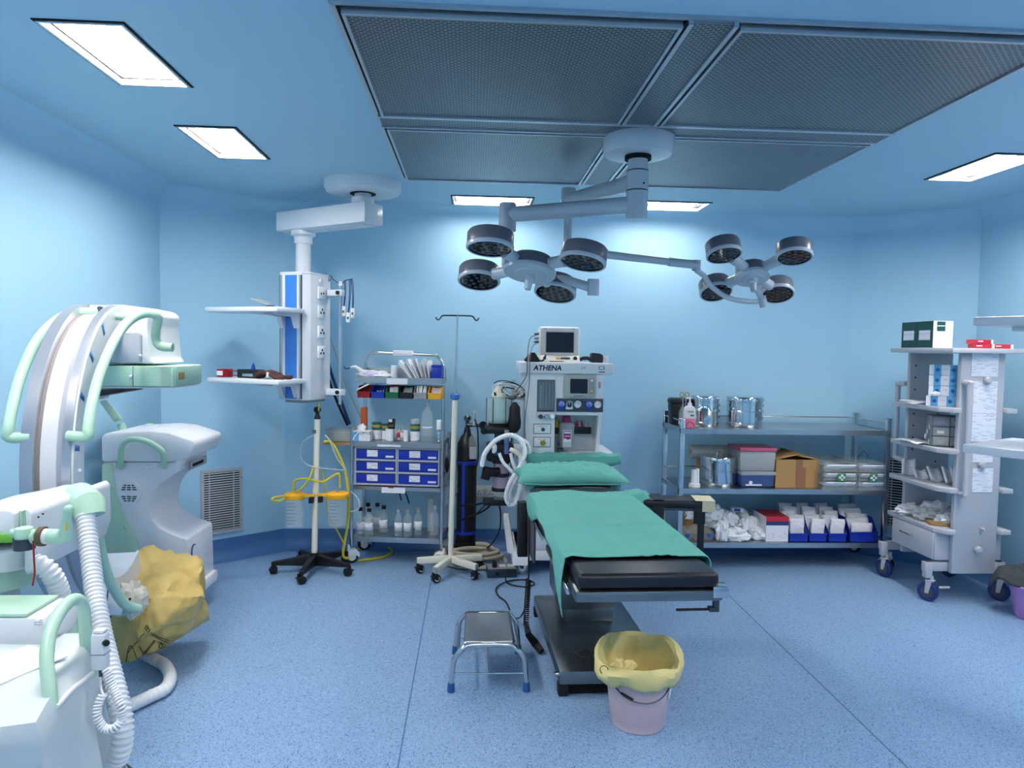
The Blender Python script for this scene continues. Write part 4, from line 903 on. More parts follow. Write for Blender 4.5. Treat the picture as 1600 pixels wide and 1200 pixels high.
G().lathe([(.012, 1.225), (.038, 1.19), (.04, 1.14), (.046, 1.09), (.044, 1.045), (.02, 1.01)], at(805, 600, 4.93).xy.to_3d(), 20).obj('bag_body', 'rubber', t, world=True)
t = thing('anaesthesia_mask', 'cream cone-shaped breathing mask resting on the glass bellows', 'mask', (bx+.0, by-.01, 1.25))
G().lathe([(.05, 0), (.056, .012), (.052, .03), (.035, .06), (.034, .066), (.018, .085), (.01, .1)], n=20).obj('cone', mat('cream_plastic', (226, 220, 200), .5), t)
G().box(-.03, -.015, -.05, -.044, .025, .05, M=Ry(-15)).obj('slot', 'ink', t)
for k in range(12):
    c = at(798+random.uniform(-3, 4), 612+random.uniform(-4, 3), 4.94+.008*k); rr = .042+.005*k
    P = [c+V((rr*1.25*math.cos(a+k), .02*math.sin(2*a+k), rr*.62*math.sin(a+k)-.25*rr*math.cos(a+k))) for a in [i*2*math.pi/14 for i in range(13)]]
    solo(G().tube(P, .0035, 6, 3), 'cable_loop', ('cable', 'rubber', 'paper')[k % 3], ('grey lead looped in the coil hung beside the machine', 'black lead looped in the coil hung beside the machine', 'white lead looped in the coil hung beside the machine')[k % 3], 'cable', c, world=True, group='coiled monitor leads')
tubing('monitor_cable', [(838, 524, 5.2), (828, 530, 5.1), (824, 560, 4.92), (823, 585, 4.91), (815, 600, 4.92), (806, 612, 4.95)], .0035, 'dgrey', 'dark cable from the top monitor plug down the machine side')
tubing('monitor_cable', [(838, 531, 5.2), (831, 536, 5.1), (826, 560, 4.915), (825, 590, 4.915), (818, 605, 4.93), (810, 616, 4.95)], .003, 'cable', 'pale cable from the middle monitor plug down the machine side')
tubing('monitor_cable', [(838, 537, 5.2), (832, 542, 5.1), (828, 562, 4.92), (827, 600, 4.93), (820, 660, 4.93), (823, 700, 4.84), (822, 720, 4.82)], .003, 'inkg', 'thin grey cable running down the front of the machine column')
# green cloth on the work surface
t = thing('green_drape', 'folded teal cloth covering the machine work surface behind the pillow', 'cloth', (.7, 4.9, .862))
def fdr(u, v):
    x = .385+.66*u; y = yf-.135+.13*v if v > .15 else yf-.135
    z = .866+.004*math.sin(14*u+3*v)+.004*math.sin(33*u)
    if v <= .15: z -= (.15-v)/.15*(.055+.012*math.sin(11*u)+.02*u)
    return V((x, y-.004*math.sin(20*u)*(v <= .15), z))
G().sheet(fdr, 40, 14).obj('cloth', 'cloth', t, world=True, thick=.006)

# ---------------------------------------------------------------- patient monitor on top
PM = thing('patient_monitor', 'off-white patient monitor with dark screen on top of the anaesthesia machine', 'monitor', (.637, 5.17, 1.509))
wp = mat('off_white_plastic', (232, 232, 226), .4, var=.02)
G().box(-.150, .150, -.04, .10, .018, .258, .02).obj('case', wp, PM)
G().box(-.138, .138, -.046, -.036, .05, .248, .012).obj('bezel', mat('bezel_grey', (206, 208, 206), .4), PM)
G().box(-.105, .105, -.050, -.044, .066, .222, .004).obj('screen_frame', 'grey', PM); G().box(-.1, .1, -.052, -.048, .071, .217).obj('screen', 'screen', PM)
G().prism([(-.09, 0), (.08, 0), (.08, .05), (-.05, .05)], -.145, .145, 'x', .006).obj('foot_panel', wp, PM)
for x, mt in ((-.112, 'black'), (.112, 'black')): G().cyl((x, -.078, .028), (x, -.062, .03), .011 if x < 0 else .014, n=16).obj('knob', mt, PM)
G().box(-.03, .0, -.078, -.062, .022, .036, .002).obj('alarm_key', 'amber', PM)
for k in range(5): G().box(.006+.014*k, .018+.014*k, -.078, -.062, .022, .035, .002).obj('key', 'dgrey', PM)
G().box(-.08, .025, -.094, -.088, .003, .008).obj('slot', 'dgrey', PM)
for k, z in enumerate((.205, .172, .145)): G().cyl((-.15, .01, z), (-.185, .01, z-.003), .010, .006, n=10).obj('cable_plug', ('dgrey', 'grey', 'dgrey')[k], PM)
G().box(-.118, -.10, -.0475, -.0455, .24, .244).box(.09, .105, -.0475, -.0455, .24, .244).obj('fine_print', 'inkg', PM)
t = thing('pressure_cuff', 'black blood pressure cuff folded at the left of the monitor', 'cuff', at(832, 566, 5.05).xy.to_3d()+V((0, 0, 1.509)))
G().prism([(-.062, .012), (-.05, 0), (.05, 0), (.045, .02), (.012, .068), (-.015, .066)], -.05, .05, 'y', .006).obj('cuff_fabric', 'rubber', t)
G().tube([(.05, 0, .01), (.075, -.01, .012), (.095, 0, .05)], .006, 8, 5).obj('hose', 'black', t)
t = thing('laryngoscope_case', 'black folded pouch at the right of the monitor', 'pouch', (.90, 5.15, 1.509))
G().prism([(-.03, 0), (.055, 0), (.055, .055), (.03, .068), (-.02, .072), (-.03, .06)], -.05, .05, 'y', .006).obj('case', mat('blue_black', (24, 28, 42), .5), t)
G().tube([(-.03, -.03, .02), (-.06, -.03, .032), (-.1, -.03, .026), (-.105, -.03, .012)], .014, 10, 4).obj('strap', 'black', t)
solo(G().box(-.022, .022, -.02, .02, 0, .05, .003), 'white_carton', 'paper', 'small white carton beside the black pouch on the machine top', 'box', (.98, 5.16, 1.509))
solo(G().tube([(0, 0, .01), (0, -.012, 0), (0, -.014, -.06), (.004, -.012, -.09)], .003, 6, 4), 'hanging_sensor', 'paper', 'thin white lead hanging over the machine front edge', 'cable', (.778, yf-.03, 1.515))

M['tsteel'] = mat('table_stainless', (132, 137, 140), .32, 1, var=.14, vs=7)
# ================================================================ operating table
OT = thing('operating_table', 'steel operating table with black vinyl mattress and teal sheet in the room centre', 'operating table', (.66, 3.68, 0), 1.7)
OM = XF[OT.name]
def O(x, y, z): return OM @ V((x, y, z))
hw = .29
G().box(-.255, .255, -.52, .50, .052, .118, .012).obj('base_plate', 'tsteel', OT)
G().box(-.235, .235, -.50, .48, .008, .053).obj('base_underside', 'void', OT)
for x in (-.235, .235):
    for y in (-.49, .47): G().box(x-.022, x+.022, y-.03, y+.03, 0, .052, .004).obj('foot', 'rubber', OT)
G().cyl((-.275, -.50, .10), (-.25, -.50, .10), .011, n=12).obj('lock_bolt', 'steel', OT)
G().box(-.135, .13, .07, .44, .118, .20, .003).obj('column_base', 'tsteel', OT)
G().box(-.165, .135, .04, .47, .195, .50, .003).obj('column_shroud', 'tsteel', OT)
G().box(-.15, .12, .06, .45, .50, .60, .003).obj('column_top', 'tsteel', OT)
# emblem on the base
g = G().tube([(-.02+.135*math.cos(a), -.335+.06*math.sin(a), .1192) for a in [2*math.pi*i/32 for i in range(32)]], .0022, 5, closed=True); g.obj('emblem_ring', 'ink', OT)
G().tube([(-.115+.016*math.cos(a), -.335+.03*math.sin(a), .1192) for a in [R(90+180*i/10) for i in range(11)]], .002, 5).obj('emblem_mark', 'ink', OT)
text('MAHE', .072, T(-.005, -.33, .119), OT, 'ink', 'emblem_lettering'); text('SURGICAL', .024, T(-.0, -.38, .119), OT, 'ink', 'emblem_lettering'); text('OPERATION TABLE', .032, T(.0, -.43, .119), OT, 'ink', 'emblem_lettering')
# top frame and cushions: leg section, seat, back, head
def section(y0, y1, z, nm, slope=0, fr=True):
    Q = T(0, 0, z)
    fo = G().box(-hw, hw, y0, y1, -.045, 0.0, .012, M=Q).obj('frame_section', 'tsteel', OT) if fr else None
    G().box(-hw+.012, hw-.012, y0+.012, y1-.004, .0, .062, .02, M=Q, seg=3).obj(nm, 'vinyl', OT)
section(-1.07, -.30, .685, 'leg_cushion'); section(-.29, .12, .685, 'seat_cushion'); section(.13, .62, .685, 'back_cushion')
G().box(-.24, .24, .64, 1.05, .66, .695, .01).obj('frame_section', 'tsteel', OT); G().box(-.25, .25, .635, 1.06, .695, .745, .018, seg=3).obj('head_cushion', 'vinyl', OT)
for s in (-1, 1):
    r = G().box(s*(hw+.012)-.006, s*(hw+.012)+.006, -.98, -.36, .642, .668, .003).obj('side_rail', 'steel', OT)
    for y in (-.9, -.45): G().cyl((s*hw, y, .655), (s*(hw+.01), y, .655), .01, n=8).obj('rail_stud', 'steel', r)
    G().box(s*(hw+.012)-.006, s*(hw+.012)+.006, -.2, .55, .642, .668, .003).obj('side_rail', 'steel', OT)
G().box(hw-.045, hw+.02, -1.075, -1.02, .655, .70, .004).obj('corner_clamp', 'steel', OT)
G().cyl((hw-.02, -1.04, .60), (hw-.02, -1.04, .65), .014, n=12).obj('lock_post', 'darksteel', OT); G().box(hw-.05, hw-.01, -1.055, -1.025, .592, .61, .004).obj('lock_block', 'darksteel', OT)
G().cyl((hw-.18, -1.05, .603), (hw-.03, -1.04, .600), .0055, n=8).obj('release_lever', 'black', OT)
G().box(-.30, -.285, .20, .42, .40, .64, .006).obj('side_gear_cover', 'dgrey', OT)
G().prism([(.46, .36), (.52, .36), (.56, .68), (.50, .68)], -.36, -.30, 'x', .004).obj('side_clamp', 'black', OT)
# arm board at the right
AB = [O(hw+.03, .40, 0), O(hw+.50, .30, 0)]
ab = G(); Q = OM @ T(hw+.02, .42, 0) @ Rz(-9)
ab = G().box(0, .47, -.085, .085, .685, .735, .018, M=Q, seg=3).obj('arm_board', 'vinyl', OT, world=True)
G().box(.02, .44, -.07, .07, .672, .686, M=Q).obj('arm_plate', 'darksteel', ab, world=True)
for x in (.15, .385):
    G().box(x-.032, x+.034, -.088, -.070, .60, .70, .004, M=Q).obj('arm_strap', 'black', ab, world=True)
    G().box(x-.028+(.02 if x > .2 else 0), x+.03, -.088, -.072, .34 if x > .2 else .40, .605, .004, M=Q).obj('strap_tail', 'black', ab, world=True)
    G().box(x-.028, x+.03, -.087, .087, .735, .738, M=Q).obj('strap_top', 'black', ab, world=True)
G().box(.36, .474, -.089, .07, .7355, .739, M=Q).box(.40, .4735, -.0895, -.086, .675, .738, M=Q).obj('tape_wrap', 'tape', ab, world=True)
G().box(-.02, .10, -.06, .05, .65, .685, .006, M=Q).obj('arm_clamp', 'darksteel', ab, world=True)
# surgical sheet over the table
SH = thing('table_sheet', 'rumpled teal surgical sheet draped along the operating table', 'sheet', O(0, .1, .75), 1.7)
def wr(x, y):
    c = V((x*2.2+y*.6, y*11, 2.1)); r1 = (1-abs(noise.noise(c))*6); r2 = (1-abs(noise.noise(V((x*7, y*5, 7.7))))*7)
    fo = sum(math.exp(-((y-q)/.008)**2) for q in (-.62, -.36, -.1, .16))+math.exp(-((x-.02)/.008)**2)+math.exp(-((x-.16)/.008)**2)
    return .017*max(0, r1)**2*(.4+.6*abs(noise.noise(V((x*2, y*2, 5)))))+.015*max(0, r2)**2*max(0, .2+noise.noise(V((x*3, y*3, 1))))+.0035*fo+.5*(.0035*math.sin(31*y+3*math.sin(4*x+2*y))*(.6+.4*math.sin(5*x+1)) + .006*noise.noise(V((x*5, y*9, 1.3))) + .003*noise.noise(V((x*16, y*22, 4))))
xs = sorted([-.30-.012*k for k in range(1, 19)]+[-.30+.60*k/60 for k in range(61)]+[.30+.012*k for k in range(1, 14)])
ys = [-.87+1.30*k/120 for k in range(121)]
vs, fs = [], []
for y in ys:
    fy = (y+.87)/1.30
    dl = .03+.20*math.exp(-((fy-.0)/.11)**2)+.06*math.exp(-((fy-.85)/.2)**2)+.02*math.sin(9*fy)   # how far the left edge hangs
    dr = .025+.015*math.sin(7*fy+1)
    for x in xs:
        yy = y - (.03*noise.noise(V((x*3, 2, 0))) if y < -.8 else 0)
        if x < -.30: q = min((-.30-x)/.216, 1); px, pz = -.300-.012*math.sin(q*3.0)-.004*math.sin(24*y)*q-.012*q, .752-dl*q*1.0; yy = y-.03*q*math.exp(-(fy/.1)**2)
        elif x > .30: q = min((x-.30)/.156, 1); px, pz = .300+.010*math.sin(q*2.5), .752-dr*q
        else:
            e = max(0, abs(x)-.27)/.03; px, pz = x, .7535-.004*e*e+wr(x, y)*(1-.7*min(1, e))+.004
        vs.append((px, yy, pz))
n = len(xs); fs = [(j*n+i, j*n+i+1, (j+1)*n+i+1, (j+1)*n+i) for j in range(len(ys)-1) for i in range(n-1)]
g = G().add(vs, fs, OM); g.obj('sheet_cloth', 'cloth', SH, world=True, thick=.003, ang=80)
# side flap toward the arm board
def flap(u, v):
    x = .285+.15*u; y = .30+.21*v+.03*u; z = .757+.016*math.sin(math.pi*u)*math.sin(3*v+.5)-.11*max(0, u-.5)*(1.2-v)+.006*math.sin(12*v)
    if v < .12: z -= (.12-v)/.12*(.11+.03*u)
    return OM @ V((x, y, z))
G().sheet(flap, 16, 18).obj('sheet_corner', 'cloth', SH, world=True, thick=.003, ang=80)
# pillow
PI = thing('pillow', 'flat teal-covered pillow at the head of the operating table', 'pillow', O(.005, .84, .745), 1.7)
vs = []; fs = []; nu, nv = 64, 40; W_, D_ = .355, .19
def pil(u, v, s):
    a, b = 2*u-1, 2*v-1; e = (max(0, 1-abs(a)**3.2)*max(0, 1-abs(b)**3.2))**.5
    pin = 1-.07*(1-abs(b)**2)*abs(a)**4; x = a*W_*pin; y = b*D_*(1-.06*(1-a*a)*abs(b)**4)
    zz = .012+.095*e+.006*noise.noise(V((a*4, b*5, 3)))+.013*e*max(0, 1-3*abs(noise.noise(V((a*3+b*1.2, b*3.4-a*1.5, 7)))))**2+.008*e*max(0, 1-3*abs(noise.noise(V((a*5-b*2, b*4, 2)))))**2 if s > 0 else .012-.012*e
    return V((x, y+.012*math.sin(5*a), zz+(.016*(abs(a)**6))))
g = G().sheet(lambda u, v: pil(u, v, 1), nu, nv).sheet(lambda u, v: pil(u, v, -1), nu, nv); g.obj('pillow_case', 'cloth', PI, thick=.002, ang=80)
G().tube([pil(0.0+i/24, 0, 1)+V((0, -.003, 0)) for i in range(25)], .004, 6).obj('front_seam', 'cloth', PI)
def under(u, v): return V((-.30+.60*u, -.155-.015*math.sin(7*u), .012-.05*v*(.8+.2*math.sin(6*u))))
G().sheet(under, 20, 4).obj('case_flap', 'cloth', PI, thick=.003)
# hand control with coiled cord at the left of the table
t = thing('hand_control', 'black coiled cord of the table control hanging to the floor, left of the table', 'cord', (.30, 3.55, 0))
G().tube([at(826, 800, 4.12), at(826, 850, 4.0), at(826, 905, 3.95)], .005, 8, 4).obj('straight_cord', 'rubber', t, world=True)
P = [at(826, 905, 3.95), at(823, 950, 3.85), at(822, 978, 3.80)]
G().coil(P, .014, .011, .0035).obj('coiled_cord', 'rubber', t, world=True)
G().tube([at(822, 976, 3.78), at(826, 992, 3.62), on(836, 1005, .04), on(846, 1018, .015)], [.013, .018, .022, .018], 10, 0).obj('handset', 'rubber', t, world=True)
G().tube([at(824, 940, 3.83), at(815, 962, 3.70), on(806, 966, .01), on(790, 962, .01)], .004, 6, 5).obj('tail_cord', 'rubber', t, world=True)
P = [on(791, 880, .055), at(790, 905, 4.65), on(797, 913, .01), on(822, 917, .01), on(835, 912, .01), on(822, 906, .01), on(795, 908, .01), on(776, 918, .01), on(778, 930, .01), on(790, 940, .01), on(796, 952, .01)]
solo(G().tube(P, .005, 8, 8), 'power_cord', 'rubber', 'black power cord looping on the floor from the metal junction box', 'cord', P[3], world=True)
t = thing('junction_box', 'grey metal socket box on the floor beside the anaesthesia machine', 'socket box', (.22, 4.9, 0), 4)
G().box(-.10, .11, -.06, .06, 0, .062, .004).obj('box_body', 'darksteel', t); G().box(-.095, .105, -.058, .058, .062, .066).obj('top_plate', 'grey', t)
G().cyl((-.03, -.06, .03), (-.03, -.064, .03), .014, n=14).obj('cable_gland', 'rubber', t); G().lathe([(.016, .066), (.02, .075), (.014, .105)], (-.045, -.02, 0), 12).obj('plug', 'rubber', t)
for x in (-.01, .05): G().box(x, x+.045, -.02, .03, .066, .069, .002).obj('socket_plate', 'cream', t)
P = []
for k in range(58):
    a = k*.47; c = V((.02, 5.13, .018)); rr = .15+.04*math.sin(k*.21)
    P.append(c+V((rr*1.25*math.cos(a)+.05*math.sin(k*.15), rr*.62*math.sin(a)+.03*math.cos(k*.2), .0+.028*(k//14)+.004)))
solo(G().tube(P, .016, 10, 3), 'vacuum_hose', 'beige', 'beige hose coiled in a heap on the floor left of the machine', 'hose', P[0], world=True)
P = [at(776, 780, 5.0), at(782, 800, 5.0), at(780, 830, 5.03), at(766, 852, 5.1), on(750, 862, .01), on(735, 858, .01), on(722, 862, .01), on(738, 869, .01), on(770, 868, .01)]
solo(G().tube(P, .006, 8, 7), 'power_cord', 'rubber', 'black cable dropping from the absorber support and circling on the floor', 'cord', P[4], world=True)
tubing('gas_line', [(775, 777, 4.98), (762, 783, 5.05), (745, 788, 5.12), (722, 790, 5.25)], .008, 'black', 'upper black gas line from the absorber to the cylinder')
tubing('gas_line', [(775, 780, 4.98), (760, 795, 5.05), (745, 803, 5.12), (722, 812, 5.25)], .008, 'black', 'lower black gas line from the absorber to the cylinder')
tubing('gas_line', [(757, 790, 5.2), (742, 806, 5.3), (731, 825, 5.35), (736, 845, 5.33), (748, 853, 5.25)], .004, 'black', 'thin black cable hanging behind the gas lines')
# wall socket plate behind the machine
t = thing('wall_socket', 'cream double wall socket plate low on the back wall', 'socket', (at(770, 785, YB).x, YB, .40), 0)
G().box(-.155, .15, -.014, -.001, 0, .105, .004).obj('plate', 'cream', t)
for x in (-.11, -.02, .07):
    s = G().box(x-.032, x+.032, -.019, -.013, .02, .085, .003).obj('socket', 'socketw', t)
    for a, b in ((-.01, .04), (.01, .04), (0, .062)): G().box(x+a-.004, x+a+.004, -.0205, -.018, b-.004, b+.004).obj('socket_hole', 'void', s)

# ================================================================ step stool
ST = thing('step_stool', 'small stainless steel step stool with blue feet, left of the table', 'stool', (.098, 3.42, 0))
for k, (y, w0, w1) in enumerate(((-.205, .176, .135), (.205, .165, .130))):
    g = G().tube([(-w0, y, .03), (-w0+.006, y, .10), (-w0+.014, y, .155), (-w1+.008, y, .20), (-w1+.05, y*.93, .214), (w1-.05, y*.93, .214), (w1-.008, y, .20), (w0-.014, y, .155), (w0-.006, y, .10), (w0, y, .03)], .0125, 12, 5); g.obj('leg_hoop', 'steel', ST)
    for s in (-1, 1): G().lathe([(.018, 0), (.0175, .02), (.0155, .042)], (s*w0, y, 0), 14).obj('rubber_foot', mat('blue_rubber', (44, 92, 150), .5), ST)
    G().cyl((-w0+.006, y, .085), (w0-.006, y, .085), .005, n=8).obj('cross_bar', 'steel', ST)
for s in (-1, 1): G().cyl((s*.145, -.19, .175), (s*.138, .19, .175), .006, n=8).obj('side_bar', 'steel', ST)
G().cyl((0, -.2, .085), (0, .2, .085), .005, n=8).obj('centre_bar', 'steel', ST)
def seat(u, v):
    x = (-.118+.236*u); y = -.20+.40*v; return V((x*(1.03-.06*v), y, .226-.010*math.sin(math.pi*u)*math.sin(math.pi*v)))
G().sheet(seat, 16, 16).obj('seat', 'steelb', ST, thick=.004)

# ================================================================ yellow-lined bucket
BK = thing('waste_bucket', 'pink plastic bucket lined with a yellow bag in front of the table', 'bucket', (.735, 2.93, 0))
G().lathe([(.108, 0), (.112, .004), (.115, .03), (.118, .034), (.147, .26), (.150, .27), (.145, .27), (.113, .036), (.108, .008)], n=40).obj('bucket_body', 'pink', BK)
G().tube([(-.143, -.03, .235), (-.115, -.085, .19), (-.07, -.132, .165), (0, -.147, .155), (.06, -.14, .172), (.105, -.105, .205), (.14, -.04, .235)], .0028, 6, 6).obj('wire_handle', 'darksteel', BK)
G().cyl((-.10, -.107, .181), (-.055, -.136, .165), .0055, n=8).obj('handle_grip', 'black', BK)
G().sheet(lambda u, v: V((math.cos(R(-38+16*u))*(.1335+.006*v), math.sin(R(-38+16*u))*(.1335+.006*v), .13+.05*v)), 6, 2).obj('sticker', 'paper', BK, thick=.001)
def ripple(a, k): return 1+.035*math.sin(5*a+k)+.05*noise.noise(V((math.cos(a)*2.2, math.sin(a)*2.2, k*.35)))+.02*noise.noise(V((math.cos(a)*6, math.sin(a)*6, k*.8)))+.035*abs(noise.noise(V((math.cos(a)*5.5, math.sin(a)*5.5, k*.15))))
prof = [(.104, .05), (.120, .12), (.134, .2), (.141, .262), (.152, .30), (.165, .312), (.176, .305), (.182, .29), (.180, .272), (.172, .252), (.163, .238)]
vs = []; fs = []; n = 72
for i, (r, z) in enumerate(prof):
    for j in range(n):
        a = 2*math.pi*j/n; rr = r*(ripple(a, i) if i > 3 else 1-.03*abs(noise.noise(V((math.cos(a)*5, math.sin(a)*5, i)))))
        dz = (.018*noise.noise(V((math.cos(a)*1.6, math.sin(a)*1.6, 2+i*.2)))+.01*math.sin(3*a+.5)+.026*math.sin(a)) if i > 3 else 0
        if i >= 8: dz += .02*noise.noise(V((math.cos(a)*3, math.sin(a)*3, 9)))
        bul = 1+(.14*math.exp(-((a-R(200))/.45)**2) if i > 4 else 0)
        vs.append((rr*bul*math.cos(a), rr*bul*math.sin(a), z+dz))
for i in range(len(prof)-1):
    for j in range(n): fs.append((i*n+j, i*n+(j+1) % n, (i+1)*n+(j+1) % n, (i+1)*n+j))
fs.append(tuple(range(n))[::-1])
WB = thing('bin_liner', 'pale yellow waste bag folded over the rim of the pink bucket', 'bag', (.735, 2.93, .1))
Q = T(0, 0, -.1)
G().add(vs, fs, Q).obj('bag_film', 'bagp', WB, thick=.0015, ang=40)
G().blob((-.085, -.045, .125), (.05, .045, .05), 11, .6, 2.5, 30, crease=.9).obj('crumpled_fold', 'bagp', WB, ang=25)
G().tube([(-.172+.016*math.cos(a), -.105-.008*math.cos(a), .178+.018*math.sin(a)) for a in [i*.7 for i in range(10)]], .0016, 5, 3).obj('print_mark', 'ink', WB)
# ================================================================ three-shelf steel rack
RK = thing('steel_rack', 'three-tier stainless steel rack trolley along the back wall, right of the machine', 'rack', (2.31, 5.26, 0))
def rk(g, name, mt, par=None, **k): return g.obj(name, mt, par or RK, world=True, **k)
rx0, rx1, ry0, ry1 = 1.535, 3.085, 5.03, 5.48
for x in (rx0, rx1):
    for y in (ry0, ry1):
        p = rk(G().box(x-.016, x+.016, y-.016, y+.016, .13, 1.125 if y > ry0 or x > 2 else 1.10, .002), 'post', 'steel'); rk(G().box(x-.017, x+.017, y-.017, y+.017, 1.12 if y > ry0 or x > 2 else 1.097, 1.132 if y > ry0 or x > 2 else 1.108, .002), 'post_cap', 'steel', p)
        caster(RK, (x-2.31+(.03 if x > 2 else 0), y-5.26-.01), .046, .036, 35, 'rubber', 'cream', 'socketw', .135, hood=True)
for z in (1.04, .60, .20):
    s = rk(G().box(rx0+.016, rx1-.016, ry0-.012, ry1+.01, z-.006, z).box(rx0-.012, rx1+.012, ry0-.017, ry0-.012, z-.036, z+.001).box(rx0-.012, rx1+.012, ry1+.01, ry1+.014, z-.036, z+.001).box(rx0-.016, rx0-.012, ry0-.012, ry1+.01, z-.036, z+.001).box(rx1+.012, rx1+.016, ry0-.012, ry1+.01, z-.036, z+.001), 'shelf', 'steelb')
for z in (1.095, .69):
    rk(G().cyl((rx0, ry1, z), (rx1, ry1, z), .006, n=8), 'back_rail', 'steel')
    for x in (rx0, rx1): rk(G().cyl((x, ry0, z-.0), (x, ry1, z), .006, n=8), 'side_rail', 'steel')
def rx(px, Y, py=660): return at(px, py, Y).x
def drum(px0, px1, Y, z, h, label, knob=False):
    x0, x1 = rx(px0, Y), rx(px1, Y); r = (x1-x0)/2
    t = thing('steel_drum', label, 'drum', ((x0+x1)/2, Y, z), 20, 'sterilising drums on the steel rack')
    G().lathe([(r*.97, 0), (r, .006), (r, h*.1), (r*1.02, h*.11), (r*1.02, h*.13), (r, h*.14), (r, h*.5), (r*1.015, h*.51), (r*1.015, h*.53), (r, h*.54), (r, h*.82)], n=48).obj('drum_body', 'mirror', t)
    l = G().lathe([(r*1.02, h*.81), (r*1.025, h*.84), (r*1.025, h*.97), (r*.99, h)], n=48).obj('lid', 'mirror', t)
    for k in range(3): G().box(r, r+.012, -.012, .012, h*(.25+.2*k), h*(.25+.2*k)+.02, .002, M=Rz(-20)).obj('latch', 'darksteel', t)
    G().box(r*.98, r+.02, -.01, .01, h*.86, h*.92, .002, M=Rz(-20)).obj('hasp', 'steel', t)
    if knob: G().tube([(-.02, 0, h), (-.018, 0, h+.02), (0, 0, h+.03), (.018, 0, h+.02), (.02, 0, h)], .004, 8, 4).obj('lid_handle', 'steel', l)
    return t
drum(1079, 1121, 5.28, 1.041, .225, 'polished steel drum on the top rack shelf behind the pink soap bottle')
drum(1136, 1189, 5.26, 1.041, .225, 'polished steel drum standing clear at the right on the top rack shelf')
drum(1098, 1152, 5.22, .601, .215, 'polished steel drum on the middle rack shelf beside the plastic tubs', True)
t = thing('soap_dispenser', 'white pump bottle of pink soap at the front left of the rack top shelf', 'bottle', (rx(1077, 5.07), 5.07, 1.041))
G().box(-.04, .04, -.022, .022, 0, .075, .010).obj('soap', 'pinkliq', t)
G().prism([(-.04, .07), (.04, .07), (.04, .135), (.034, .152), (.018, .163), (-.018, .163), (-.034, .152), (-.04, .135)], -.022, .022, 'y', .006).obj('bottle_body', mat('milky_plastic', (240, 226, 232), .3), t)
G().lathe([(.016, .16), (.016, .182), (.008, .186), (.006, .21), (.007, .225)], n=12).obj('pump', 'socketw', t); G().box(-.028, .012, -.007, .007, .214, .226, .004).obj('nozzle', 'socketw', t)
G().box(-.022, .024, -.0235, -.0215, .112, .13).obj('green_print', mat('soft_green', (150, 196, 130), .6), t); G().box(.0, .026, -.0235, -.0215, .088, .1).obj('fine_print', 'inkg', t)
G().tube([(.03*math.cos(R(180-15*i)), -.0228, .012+.034*math.sin(R(180-15*i))) for i in range(13)], .003, 5).obj('swoosh', 'crimson', t)
t = thing('black_bin', 'black lidded plastic bin behind the soap at the left rack corner', 'bin', (rx(1058, 5.27)+.02, 5.32, 1.041))
G().frustum([(-.06, -.05, 0), (.06, -.05, 0), (.06, .05, 0), (-.06, .05, 0)], [(-.07, -.055, .16), (.07, -.055, .16), (.07, .055, .16), (-.07, .055, .16)], .012).obj('bin_body', 'black', t); G().box(-.075, .075, -.06, .06, .155, .205, .02).obj('bin_lid', 'black', t)
t = thing('scissors_jar', 'clear jar holding upright scissors behind the soap bottle', 'jar', (rx(1069, 5.15), 5.16, 1.041))
G().lathe([(.036, 0), (.038, .005), (.038, .11), (.025, .14), (.025, .15)], n=18).obj('jar', 'glass', t); G().lathe([(.0385, .02), (.0385, .06)], n=18).obj('label', 'lab', t)
for s in (-1, 1):
    G().cyl((s*.006, 0, .02), (s*.012, 0, .22), .004, n=8).obj('blade', 'steel', t); G().tube([(s*.02+.015*math.cos(a), 0, .238+.019*math.sin(a)) for a in [i*2*math.pi/12 for i in range(12)]], .0035, 6, closed=True).obj('finger_loop', 'brass', t)
# middle shelf
zm = .601
t = thing('spool_stand', 'white plastic spools on a round foot at the left of the middle rack shelf', 'spool', (rx(1088, 5.1), 5.1, zm))
G().lathe([(.042, 0), (.042, .022), (.03, .026)], n=20).obj('foot', 'bagw', t); G().lathe([(.022, .026), (.018, .125), (.014, .125)], (-.006, 0, 0), 16).obj('spool', 'bagw', t); G().lathe([(.016, .026), (.014, .13)], (.024, .015, 0), 14).obj('spool', 'bagw', t)
t = thing('plastic_roll', 'rolled clear plastic packs lying behind the drum on the middle shelf', 'roll', (rx(1100, 5.38), 5.38, zm+.17))
G().cyl((-.10, 0, .05), (.32, 0, .05), .055, n=18).obj('roll', mat('dull_film', (168, 172, 170), .4), t); G().cyl((-.101, 0, .05), (-.099, 0, .05), .022, n=14).obj('core', 'cardb', t)
solo(G().box(-.03, .28, -.05, .05, 0, .17, .003), 'low_carton', 'cardb', 'small cardboard box under the plastic roll behind the drum', 'box', (rx(1100, 5.38), 5.39, zm))
def tub(px0, px1, Y, z, h, d, bm, lm, label, lidh=.02):
    x0, x1 = rx(px0, Y, 740), rx(px1, Y, 740); w = (x1-x0)/2
    t = thing('storage_tub', label, 'tub', ((x0+x1)/2, Y+d/2, z))
    k = .93
    G().frustum([(-w*k, -d/2*k, 0), (w*k, -d/2*k, 0), (w*k, d/2*k, 0), (-w*k, d/2*k, 0)], [(-w*.98, -d/2, h), (w*.98, -d/2, h), (w*.98, d/2, h), (-w*.98, d/2, h)], .012).obj('tub_body', bm, t)
    G().box(-w, w, -d/2-.008, d/2+.008, h-.008, h+lidh, .006).obj('lid', lm, t); return t, w
t, w = tub(1158, 1212, 5.08, zm, .098, .24, mat('blue_frost', (66, 92, 146), .3, alpha=.9), 'frost', 'low frosted tub of blue contents on the middle rack shelf')
